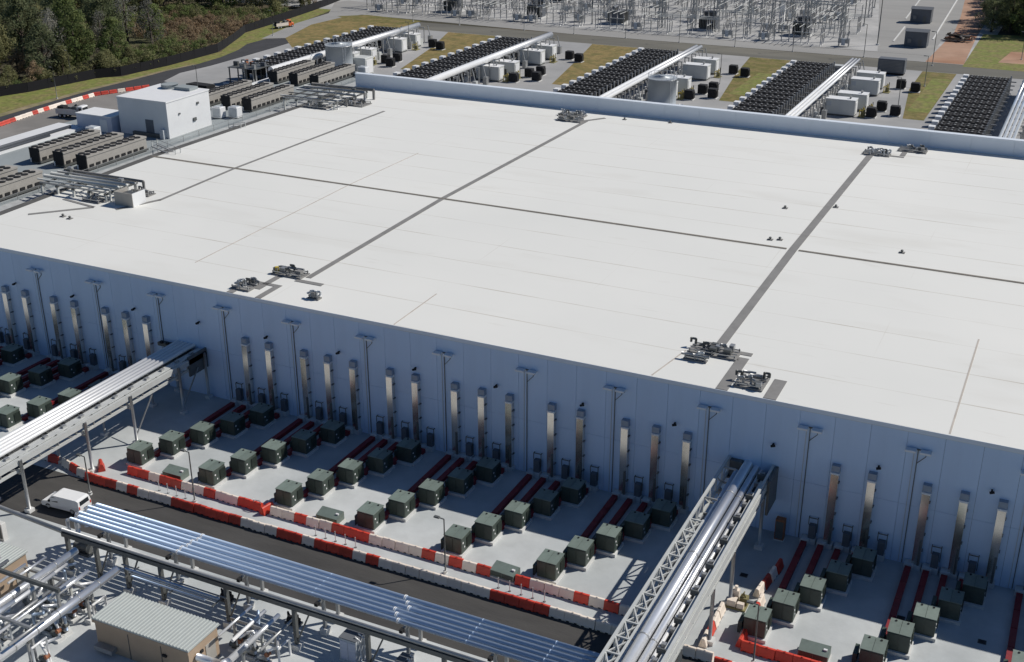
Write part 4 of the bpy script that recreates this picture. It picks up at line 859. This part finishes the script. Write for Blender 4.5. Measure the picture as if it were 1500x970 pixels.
def yard_pipes(i, x, nP, r, mt, y1=217):
    t = thing('yard_pipe_run', 'raised %s pipes beside the dry coolers %s' % ('white' if 'white' in mt else 'silver', bl[i]), 'pipe run', (x, 0, 0), 0, 'raised pipe runs in the back yard')
    for k in range(nP): B().cyl((k*r*2.5, 142, 5.0), (k*r*2.5, y1, 5.0), r, 12).build('pipe', mt, t)
    W_ = nP*r*2.5
    pmx = {}
    for k in range(13):
        y = 145+k*5.8
        for xx in (-0.4, W_): B().beam((xx, y, 0), (xx, y, 4.5), 0.22).build('post', 'galv', t)
        B().beam((-0.6, y, 4.5), (W_+0.2, y, 4.5), 0.25).build('cross_beam', 'galv', t)
        B().cbox(W_+0.9, y+2, 1.0, 1.0, 1.2, 2.0).build('valve_station', 'steel_light' if k % 2 else 'galv', t); B().beam((W_+0.9, y+2, 2.0), (W_+0.1, y+2, 4.9), 0.2).build('drop_pipe', 'galv', t)
yard_pipes(0, -15.6, 4, 0.34, 'pipe_silver'); yard_pipes(1, -57.6, 3, 0.34, 'pipe_white'); yard_pipes(2, -99.2, 2, 0.5, 'pipe_white'); yard_pipes(3, -142.3, 1, 0.85, 'pipe_white'); yard_pipes(4, -184.5, 1, 0.85, 'pipe_white', 215)
ge0 = thing('generator_enclosure', '', 'generator')
B().bbox(0, 6.6, 0, 3.2, 0.4, 3.7, 0.1).build('body', 'enclosure_white', ge0); B().box(0.1, 6.5, 0.1, 3.1, 0, 0.4).build('skid', 'steel_dark', ge0)
B().box(-0.05, 6.65, -0.05, 3.25, 3.7, 3.82).build('roof', 'white_bright', ge0)
B().box(3.2, 3.24, -0.03, -0.002, 0.5, 3.6).build('panel_joint', 'cabinet_grey', ge0)
B().box(6.602, 6.68, 0.6, 2.6, 0.7, 3.2).build('louvre', 'white_bright', ge0)
B().box(0.2, 1.3, -0.05, -0.002, 2.2, 3.2).build('vent', 'cabinet_grey', ge0); B().cyl((5.2, 1.6, 3.82), (5.2, 1.6, 4.5), 0.25, 10).build('exhaust_stack', 'galv', ge0)
bt0 = thing('yard_transformer', '', 'transformer')
B().bbox(-1.0, 1.0, -0.9, 0.9, 0.15, 2.3, 0.06).build('tank', 'cooler_black', bt0); B().box(-1.2, 1.2, -1.1, 1.1, 0, 0.15).build('pad', 'pad_concrete', bt0)
B().box(-0.9, 0.9, -0.94, -0.902, 0.3, 2.0).build('door', 'cooler_black', bt0); B().box(1.0, 1.2, -0.6, 0.6, 0.4, 1.9).build('radiator', 'black_paint', bt0)
fg = fb = True
for i, xb in enumerate((-54.9, -97.6, -144.3, -187.8)):
    # back-yard bays, each with two pairs of white enclosures and black transformers
    nb = ['clay-side bay', 'bay of the second grey tank', 'bay between the tanks', 'bay of the first grey tank'][i]
    for k, (dx, y) in enumerate(((0, 174.4), (1.2, 181.2), (0.8, 198.2), (0.5, 206.6))):
        if i == 1 and k < 1: pass
        lab = 'white generator enclosure, %s from the data hall in the %s' % (ORD[k], nb)
        if fg: ge0.location = (xb+dx, y, 0); tag(ge0, lab, None, 'white generator enclosures'); fg = False
        else: dup(ge0, (xb+dx, y, 0), 0, lab, 'white generator enclosures')
    for k, (dx, y) in enumerate(((10.0, 176.2), (11.0, 183.4), (14.6, 180.0), (11.0, 209.8), (14.8, 207.4), (12.6, 187.0))):
        if k == 5 and i == 0: continue
        lab = 'black yard transformer in the %s' % nb
        if fb: bt0.location = (xb+dx, y, 0); tag(bt0, lab, None, lab); fb = False
        else: dup(bt0, (xb+dx, y, 0), 0, lab, lab)
    for k, (dx, y) in enumerate(((8.1, 176.0), (9.0, 180.5), (8.6, 204.0))):
        t = thing('yard_skid', 'yellow-olive pipe skid beside white enclosures in the %s' % nb, 'skid', (xb+dx, y, 0), 0, 'olive skids in the back yard')
        B().box(-0.8, 0.8, -1.2, 1.2, 0, 0.2).build('base', 'olive_kit', t)
        for q in range(4): B().tube([(-0.5+0.3*q, -0.9+0.5*q, 0.2), (-0.5+0.3*q, -0.9+0.5*q, 1.6+0.25*q), (0.4, -0.9+0.5*q, 1.6)], 0.1, 6).build('pipe', 'olive_kit' if q % 2 else 'yellow', t)
        B().cbox(0.2, 0.2, 0.7, 0.7, 0.7, 1.0).build('cabinet', 'olive_kit', t)
    for k in range(9):
        y = 166+k*5.3; 
        t = thing('yard_valve_set', 'grey valve set beside the raised pipes in the %s' % nb, 'valve set', (xb-1.4+0.3*(k % 3), y, 0), 0, 'valve sets in '+nb)
        B().cbox(0, 0, 0.6, 0.8, 1.0, 1.2).build('cabinet', ('galv', 'cabinet_grey', 'steel_dark')[k % 3], t); B().tube([(-0.7, 0.3, 0), (-0.7, 0.3, 1.8), (0.2, 0.3, 1.8), (0.2, 0.3, 1.15)], 0.13, 8).build('pipe', 'pipe_white', t)
t = thing('load_bank', 'long dark grey louvred box beyond the white enclosures', 'load bank', (-52.6, 226.0, 0))
B().bbox(0, 6.8, 0, 3.2, 0.5, 4.0, 0.06).build('body', 'slate_grey', t); B().box(0.1, 6.7, 0.1, 3.1, 0, 0.5).build('skid', 'black_paint', t)
for k in range(8): B().box(0.4, 6.4, -0.05, -0.002, 0.9+k*0.36, 1.1+k*0.36).build('louvre', 'walk_grey', t)
t2 = thing('low_bin', 'long low grey skip in the back yard near the load bank', 'skip', (-65.2, 223.5, 0)); B().box(0, 6.5, 0, 2.2, 0.1, 1.6).build('body', 'walk_grey', t2); B().box(-0.1, 6.6, -0.1, 2.3, 1.6, 1.7).build('rim', 'steel_light', t2)
for i, (X, Y, r, h, lb) in enumerate(((-178.6, 163.6, 3.5, 8.2, 'first grey cylindrical tank, close to the plant deck end'), (-90.2, 163.4, 3.3, 7.4, 'second grey cylindrical tank, behind the rear parapet'))):
    t = thing('storage_tank', lb, 'tank', (X, Y, 0), 0)
    B().cyl((0, 0, 0), (0, 0, h), r, 36).build('shell', 'tank_grey', t); B().cyl((0, 0, h), (0, 0, h+0.5), r, 36, 0.6).build('dome', 'tank_grey', t); B().cyl((0, 0, h-0.12), (0, 0, h+0.03), r+0.1, 36).build('rim', 'lamp_grey', t)
    b = B()
    for k in range(20): a = 2*math.pi*k/20; b.beam((r*math.cos(a), r*math.sin(a), h), (r*math.cos(a), r*math.sin(a), h+1.0), 0.06)
    for k in range(20):
        a, c = 2*math.pi*k/20, 2*math.pi*(k+1)/20; b.beam((r*math.cos(a), r*math.sin(a), h+1.0), (r*math.cos(c), r*math.sin(c), h+1.0), 0.06)
    b.build('guard_rail', 'lamp_grey', t)
    b = B(); b.beam((r*0.7+0.5, -r*0.75, 0), (r*0.7+0.5, -r*0.75, h+0.8), 0.07); b.beam((r*0.7+0.9, -r*0.6, 0), (r*0.7+0.9, -r*0.6, h+0.8), 0.07)
    for k in range(20): b.beam((r*0.7+0.5, -r*0.75, 0.3+k*0.36), (r*0.7+0.9, -r*0.6, 0.3+k*0.36), 0.05)
    b.build('ladder', 'lamp_grey', t)
    for k in range(3): B().tube([(r+0.2, -1+k, 0.6), (r+1.4, -1+k, 0.6), (r+1.4, -1+k, 1.8-0.4*k), (r+2.4, -1+k, 1.8-0.4*k)], 0.16, 8).build('pipe', 'pipe_white', t)
t = thing('pale_tank_box', 'pale cream water box next to the first grey tank', 'tank', (-174.6, 168.2, 0)); B().bbox(-1.6, 2.2, -2, 2, 0.2, 4.6, 0.1).build('body', 'enclosure_white', t); B().box(-1.5, 2.1, -1.9, 1.9, 0, 0.2).build('plinth', 'steel_dark', t); B().box(2.2, 2.3, -1.5, 1.5, 0.6, 4.0).build('louvre', 'white_bright', t)
# steel platform by the first tank
t = thing('steel_platform', 'dark steel platform crowded with pipes before the first cooler block', 'platform', (-194.5, 146.5, 0))
for xx in (-4, -1.3, 1.3, 4):
    for yy in (-3, 3): B().beam((xx, yy, 0), (xx, yy, 4.2), 0.25).build('post', 'steel_dark', t)
B().box(-4.3, 4.3, -3.3, 3.3, 4.2, 4.35).build('deck', 'steel_dark', t)
rp = random.Random(5)
for k in range(14):
    xx, yy = rp.uniform(-3.8, 3.8), rp.uniform(-2.8, 2.8)
    if k % 2: B().cbox(xx, yy, 4.85, rp.uniform(.5, 1.4), rp.uniform(.5, 1.2), 1.0).build('box', rp.choice(('galv', 'rust', 'steel_dark', 'slate_grey')), t)
    else: B().tube([(xx, yy, 0.1), (xx, yy, 5.6), (xx+1, yy, 5.6)], 0.15, 6).build('pipe', rp.choice(('galv', 'pipe_silver', 'slate_grey')), t)
B().box(-5.5, 5.5, -4.2, -3.9, 0, 0.5).build('kerb', 'white_paint', t)
t = thing('black_tarp_pile', 'low black covered pile behind the cubic penthouse on the ground', 'pile', (-198.0, 131.5, 0.012))
B().prism([(-4.5, -2), (4, -2.4), (5, 1.6), (-3.6, 2.2)], 0, 1.6).build('heap', 'black_paint', t); B().prism([(-3.5, -1.3), (3, -1.5), (3.6, 1), (-2.8, 1.4)], 1.6, 2.4).build('heap_top', 'black_paint', t)

for (xa, ya, xb_, yb) in ((-46.6, 284, -50.5, 372), (-56.8, 276, -58.0, 304), (-60.3, 320, -63.0, 372)):
    d_ = Vector((xb_-xa, yb-ya, 0)).normalized(); nx_, ny_ = -d_.y*0.22, d_.x*0.22
    tag(B().prism([(xa+nx_, ya+ny_), (xa-nx_, ya-ny_), (xb_-nx_, yb-ny_), (xb_+nx_, yb+ny_)], 0.0, 0.16).build('kerb', 'pad_concrete'), kind='structure')
# tall thin lamp posts along the far roads
for i, (X, Y) in enumerate([(-205, 247), (-188, 247.3), (-165, 247.4), (-148, 247.4), (-131, 247.4), (-114, 247.4), (-97, 247.4), (-80, 247.4), (-60, 247.3), (-41, 243)]):
    light_pole(X, Y, 9.0, 'tall thin lamp post along the road before the substation', 'lamp posts along the substation road', 1.3)
for i, (X, Y) in enumerate([(-231, 206), (-239.0, 130), (-226, 112), (-196, 128), (-86, 196), (-40.6, 186), (-38.9, 215), (-20, 262), (-182, 205)]):
    light_pole(X, Y, 7.5, 'tall thin lamp post standing in grass or yard behind the building', 'lamp posts around the back yard', 1.1)

# ------------------------------------------------------------------ substation
rs = random.Random(42)
def gantry():
    t = thing('substation_gantry', 'grey steel gantry with strung busbars in the substation', 'gantry', (0, 0, 0), 0, 'steel gantries in the substation')
    for x in (-5, 5):
        b = B()
        for dx in (-0.35, 0.35):
            for dy in (-0.35, 0.35): b.beam((x+dx*1.6, dy*1.6, 0), (x+dx, dy, 11), 0.17)
        for k in range(6): b.beam((x-0.45, -0.45, k*1.8), (x+0.45, 0.45, k*1.8+1.8), 0.1)
        b.build('lattice_column', 'galv', t)
    b = B(); 
    for dz in (10.4, 11.1): b.beam((-5, -0.3, dz), (5, -0.3, dz), 0.16); b.beam((-5, 0.3, dz), (5, 0.3, dz), 0.16)
    for k in range(8): b.beam((-5+k*1.25, -0.3, 10.4 if k % 2 else 11.1), (-3.75+k*1.25, -0.3, 11.1 if k % 2 else 10.4), 0.1)
    b.build('beam', 'galv', t)
    for x in (-3, 0, 3):
        B().cyl((x, 0, 9.0), (x, 0, 10.4), 0.16, 6).build('insulator', 'ceramic', t); B().cyl((x, -7, 9.0), (x, 7, 9.0), 0.08, 6).build('busbar', 'steel_light', t)
    return t
def bus_support():
    t = thing('bus_support', 'slim insulator stand carrying busbars in the substation', 'insulator', (0, 0, 0), 0, 'insulator stands in the substation')
    for x in (-2.2, 0, 2.2): B().cyl((x, 0, 0), (x, 0, 3.4), 0.15, 6).build('post', 'galv', t); B().cyl((x, 0, 3.4), (x, 0, 5.2), 0.19, 6, 0.13).build('insulator', 'ceramic', t)
    B().beam((-2.5, 0, 3.3), (2.5, 0, 3.3), 0.18).build('beam', 'steel_light', t)
    for x in (-2.2, 0, 2.2): B().cyl((x, -3.4, 5.25), (x, 3.4, 5.25), 0.09, 6).build('busbar', 'steel_light', t)
    return t
def breaker():
    t = thing('circuit_breaker', 'box-type circuit breaker with bushings in the substation', 'circuit breaker', (0, 0, 0), 0, 'circuit breakers in the substation')
    B().box(-1.6, 1.6, -0.7, 0.7, 1.0, 2.3).build('tank', 'galv', t); B().box(-0.5, 0.5, -1.3, -0.7, 0.5, 2.4).build('control_box', 'cabinet_grey', t)
    for x in (-1.4, 1.4):
        for y in (-0.6, 0.6): B().beam((x, y, 0), (x, y, 1.0), 0.18).build('leg', 'galv', t)
    for x in (-1.1, 0, 1.1):
        for q in (-1, 1): B().cyl((x, q*0.3, 2.3), (x, q*1.2, 4.3), 0.16, 6, 0.1).build('bushing', 'ceramic', t)
    return t
def big_trans():
    t = thing('power_transformer', 'large dark grey power transformer with radiators in the substation', 'transformer', (0, 0, 0), 0, 'power transformers in the substation')
    B().box(-2.6, 2.6, -1.5, 1.5, 0.4, 4.2).build('tank', 'slate_grey', t); B().cyl((-2.2, 0.9, 5.2), (2.2, 0.9, 5.2), 0.5, 10).build('conservator', 'slate_grey', t)
    b = B()
    for k in range(10): b.box(-2.4+k*0.5, -2.2+k*0.5, -2.7, -1.499, 0.9, 3.9)
    b.build('radiator', 'steel_dark', t); b = B()
    for k in range(10): b.box(-2.4+k*0.5, -2.2+k*0.5, 1.499, 2.7, 0.9, 3.9)
    b.build('radiator', 'steel_dark', t); B().box(-3, 3, -2.9, 2.9, 0, 0.4).build('plinth', 'pad_concrete', t)
    for x in (-1.6, 0, 1.6): B().cyl((x, -0.5, 4.2), (x, -0.9, 6.6), 0.18, 8, 0.1).build('bushing', 'ceramic', t)
    B().box(-2.0, 2.0, 0.5, 0.7, 4.2, 4.75).build('conservator_stand', 'steel_dark', t)
    return t
gn, bu, bk, bt = gantry(), bus_support(), breaker(), big_trans()
def first_or_dup(p, store, loc, rz=0):
    if p.name not in store: p.location = loc; p.rotation_euler.z = rz; store.add(p.name)
    else: dup(p, loc, rz)
st = set()
for X, Y in ((-203, 271), (-172, 272), (-143, 272), (-113, 273), (-84, 275), (-220, 305), (-180, 308)): first_or_dup(bt, st, (X, Y, 0.01), rs.choice((0, R(90))))
ng = nb_ = nk = 0
for j, Y in enumerate(range(262, 420, 8)):
    xl = -228-(Y-257)*0.35; xr = -64-(Y-257)*0.17
    X = xl+rs.uniform(0, 5)
    while X < xr:
        k = rs.random()
        if all((X-q[0])**2+(Y-q[1])**2 > 30 for q in ((-203, 271), (-172, 272), (-143, 272), (-113, 273), (-84, 275))):
            if j % 3 == 1 and k < 0.6: first_or_dup(gn, st, (X, Y, 0.01)); ng += 1; X += 10.4
            elif k < 0.66: first_or_dup(bu, st, (X, Y+rs.uniform(-1, 1), 0.01), rs.choice((0, 0, R(90)))); nb_ += 1; X += 5.6
            elif k < 0.9: first_or_dup(bk, st, (X, Y+rs.uniform(-1, 1), 0.01)); nk += 1; X += 4.4
            else: X += 5
        else: X += 6
        X += 0.6
mast0 = thing('lightning_mast', 'tall thin grey lightning mast in the substation', 'mast', (-60, 268, 0.01), 0, 'lightning masts in the substation')
B().cyl((0, 0, 0), (0, 0, 18), 0.2, 8, 0.07).build('mast', 'steel_dark', mast0); B().cyl((0, 0, 0), (0, 0, 0.4), 0.5, 8).build('base', 'pad_concrete', mast0)
for X, Y in ((-232, 262), (-190, 266), (-150, 267), (-110, 268), (-70, 300), (-74, 340), (-95, 305), (-130, 310), (-165, 312), (-205, 315), (-240, 320), (-110, 350), (-160, 360)): dup(mast0, (X, Y, 0.01))
for i, (X, Y, lb) in enumerate(((-49.4, 271.2, 'grey windowless hut beside the substation, closer to the back yard'), (-54.6, 315.3, 'grey windowless hut beside the substation, farther from the back yard'))):
    t = thing('control_hut', lb, 'hut', (X, Y, 0.016)); B().box(-3.3, 3.0, -2.2, 2.2, 0, 4.4).build('wall', 'slate_grey', t)
    B().add([(-3.5, -2.4, 4.4), (3.2, -2.4, 4.4), (3.2, 2.4, 4.4), (-3.5, 2.4, 4.4), (-3.5, 0, 5.0), (3.2, 0, 5.0)], [(0, 1, 5, 4), (2, 3, 4, 5), (1, 2, 5), (3, 0, 4), (3, 2, 1, 0)]).build('roof', 'slate_grey', t)
    B().box(0.6, 1.6, -2.26, -2.203, 0.02, 2.3).build('door', 'steel_dark', t); B().box(-2.4, -1.4, -2.5, -2.203, 1.2, 2.4).build('air_unit', 'walk_grey', t)
t = thing('white_stack', 'white slender stack among the far substation steel', 'stack', (-95.5, 296, 0.01)); B().cyl((0, 0, 0), (0, 0, 8), 0.9, 12).build('shaft', 'white_bright', t); B().cyl((0, 0, 8), (0, 0, 8.4), 1.1, 12).build('cap', 'white_bright', t)
t = thing('wood_pile', 'brown jumbled timber pile between hut and trees', 'pile', (-41.5, 284.5, 0.02))
rp = random.Random(9)
for k in range(26): B().beam((rp.uniform(-2, 7), rp.uniform(-2, 2), 0.15+0.06*k), (rp.uniform(-2, 7), rp.uniform(-2, 2), 0.3+0.07*k), 0.35).build('log', rp.choice(('trunk', 'rust', 'chiller_tan')), t)

# ------------------------------------------------------------------ trees
def crown_mesh(name, seed, h, r, material, blobs=46, per=88, leaf=0.6, base=0.12, flat=1.0):
    rr = random.Random(seed); v = []; f = []
    for i in range(blobs):
        u = rr.random(); zz = base+(1-base)*u
        rad = r*math.sin(math.pi*min(1, (0.16+0.84*u)))**0.7 if flat == 1.0 else r*(1-0.55*u)
        a = rr.uniform(0, 2*math.pi); q = rad*math.sqrt(rr.uniform(0.15, 1))
        c = Vector((q*math.cos(a), q*math.sin(a), h*zz*0.93)); br_ = r*rr.uniform(0.22, 0.42)
        for k in range(per):
            d = Vector((rr.gauss(0, 1), rr.gauss(0, 1), rr.gauss(0, 1)*0.8)).normalized()*br_*rr.uniform(0.45, 1.08)
            p = c+d
            if p.z < 0.3: continue
            nrm = (d.normalized()+Vector((rr.uniform(-.8, .8), rr.uniform(-.8, .8), rr.uniform(-.3, .9)))).normalized()
            t1 = nrm.orthogonal().normalized(); t1.rotate(Matrix.Rotation(rr.uniform(0, 6.28), 3, nrm)); t2 = nrm.cross(t1)
            s = leaf*rr.uniform(0.5, 1.15); o = len(v)
            v += [p-t1*s*0.5, p+t2*s*0.32, p+t1*s*0.5+nrm*s*0.12, p-t2*s*0.32]; f.append((o, o+1, o+2, o+3))
    me = bpy.data.meshes.new(name); me.from_pydata([tuple(x) for x in v], [], f); me.materials.append(MATS[material]); me.update(); return me
def trunk_mesh(h, r, seed):
    rr = random.Random(seed); b = B(); b.cyl((0, 0, 0), (0.1, 0.1, h*0.55), h*0.022+0.06, 7, h*0.014+0.03); b.cyl((0.1, 0.1, h*0.55), (0.0, 0.2, h*0.88), h*0.014+0.03, 6, 0.04)
    for k in range(7):
        a = rr.uniform(0, 6.28); z = h*rr.uniform(0.25, 0.6); b.cyl((0.1, 0.1, z), (r*0.7*math.cos(a), r*0.7*math.sin(a), z+h*rr.uniform(0.12, 0.3)), h*0.009+0.03, 5, 0.03)
    return b.mesh('trunk', 'trunk')
def tree_proto(nm, lab, seed, h, r, mt, group, **kw):
    t = thing(nm, lab, 'tree' if 'tree' in nm else 'shrub', (0, 0, 0), 0, group)
    for n_, me in (('trunk', trunk_mesh(h, r, seed)), ('crown', crown_mesh('crown', seed, h, r, mt, **kw))):
        o = bpy.data.objects.new(n_, me); C.objects.link(o); o.parent = t
    return t
TP = [tree_proto('forest_tree', 'dark green tree in the wood behind the black fence', 101, 15, 4.6, 'leaf_dark', 'dark trees in the wood'),
      tree_proto('forest_tree', 'dark green tree in the wood behind the black fence', 102, 18, 4.2, 'leaf_dark', 'dark trees in the wood', blobs=42),
      tree_proto('forest_tree', 'olive green tree in the wood behind the black fence', 103, 13, 4.4, 'leaf_olive', 'olive trees in the wood'),
      tree_proto('forest_tree', 'olive green tree in the wood behind the black fence', 104, 10, 3.8, 'leaf_olive', 'olive trees in the wood'),
      tree_proto('forest_tree', 'bright green tree in the wood behind the black fence', 105, 14, 4.2, 'leaf_green', 'bright trees in the wood'),
      tree_proto('forest_tree', 'grey half-bare tree in the wood behind the black fence', 106, 14, 3.8, 'leaf_grey', 'grey trees in the wood', per=34, leaf=0.45),
      tree_proto('forest_tree', 'russet brown tree in the wood behind the black fence', 107, 11, 3.6, 'leaf_brown', 'russet trees in the wood', per=44)]
SP = [tree_proto('scrub_bush', 'brown dry shrub in the clearing behind the black fence', 201, 3.2, 2.0, 'leaf_brown', 'brown shrubs in the clearing', blobs=14, per=40, leaf=0.45, base=0.1),
      tree_proto('scrub_bush', 'green shrub in the clearing behind the black fence', 202, 3.6, 2.2, 'leaf_green', 'green shrubs in the clearing', blobs=14, per=40, leaf=0.45, base=0.1),
      tree_proto('scrub_bush', 'olive shrub along the black fence', 203, 4.2, 2.4, 'leaf_olive', 'olive shrubs along the fence', blobs=16, per=42, leaf=0.45, base=0.08)]
tu = set()
def plant(p, x, y, s, rz):
    sc = (s*random.uniform(0.9, 1.12), s*random.uniform(0.9, 1.12), s*random.uniform(0.88, 1.15))
    if p.name not in tu: tu.add(p.name); p.location = (x, y, -0.02); p.rotation_euler.z = rz; p.scale = sc
    else: dup(p, (x, y, -0.02), rz, None, None, sc)
def fence_x(y):
    pts = [(q, p) for p, q in FP]
    for (a, xa), (c, xc) in zip(pts, pts[1:]):
        if a <= y <= c: return xa+(xc-xa)*(y-a)/(c-a)
    return -285
rt_ = random.Random(77); cnt = 0
def in_clearing(x, y):
    d = fence_x(y)-x
    return (156 < y < 238) and 0 < d < (20 if y < 185 else 44)
placed = []
tries = 0
while tries < 9000 and cnt < 290:
    tries += 1
    y = rt_.uniform(74, 365); x = fence_x(y)-rt_.uniform(2.8, 118)
    if in_clearing(x, y): continue
    if x < -300-(y-100)*0.75: continue
    d = fence_x(y)-x; mn = 4.4 if d < 14 else 5.9
    if any((x-a)**2+(y-c)**2 < mn*mn for a, c in placed): continue
    placed.append((x, y)); k = rt_.random()
    if d < 9: p = TP[3] if k < 0.45 else TP[2] if k < 0.75 else TP[4] if k < 0.9 else TP[6]; s = rt_.uniform(0.5, 0.8)
    elif y < 128 and k < 0.22 and x < -252: p = TP[6]; s = rt_.uniform(0.8, 1.15)
    else: p = TP[0] if k < 0.26 else TP[1] if k < 0.46 else TP[2] if k < 0.62 else TP[4] if k < 0.72 else TP[5] if k < 0.9 else TP[3]; s = rt_.uniform(0.8, 1.2)
    plant(p, x, y, s, rt_.uniform(0, 6.28)); cnt += 1
ns = 0; pl2 = []
for _ in range(4000):
    if ns >= 210: break
    y = rt_.uniform(158, 238); x = fence_x(y)-rt_.uniform(1.8, 44)
    if not in_clearing(x, y) or any((x-a)**2+(y-c)**2 < 4.0 for a, c in pl2): continue
    pl2.append((x, y)); d = fence_x(y)-x
    k = rt_.random(); green = (y < 178) or (d > 30 and y > 200) or (y > 222)
    plant(SP[1] if green and k < 0.65 else SP[0] if k < 0.8 else SP[2], x, y, rt_.uniform(0.5, 1.05), rt_.uniform(0, 6.28)); ns += 1
for _ in range(70):
    y = rt_.uniform(80, 156); x = fence_x(y)-rt_.uniform(1.8, 5)
    plant(SP[2] if rt_.random() < 0.75 else SP[1], x, y, rt_.uniform(0.6, 1.1), rt_.uniform(0, 6.28))
RT = [tree_proto('dark_tree', 'big dark green tree beyond the timber pile and green field', 301, 16, 5.0, 'leaf_dark', 'dark trees beyond the green field', blobs=46),
      tree_proto('dark_tree', 'dull green tree beyond the timber pile and green field', 302, 14, 5.0, 'leaf_green', 'dull trees beyond the green field', blobs=40)]
pl3 = []
for _ in range(900):
    if len(pl3) >= 84: break
    x = rt_.uniform(-33.5, 4); y = rt_.uniform(300, 395)
    if any((x-a)**2+(y-c)**2 < 20 for a, c in pl3) or x < -33+(y-300)*0.0: continue
    pl3.append((x, y)); plant(RT[0] if rt_.random() < 0.75 else RT[1], x, y, rt_.uniform(0.8, 1.15), rt_.uniform(0, 6.28))
print('substation', ng, nb_, nk, 'trees', cnt, ns)
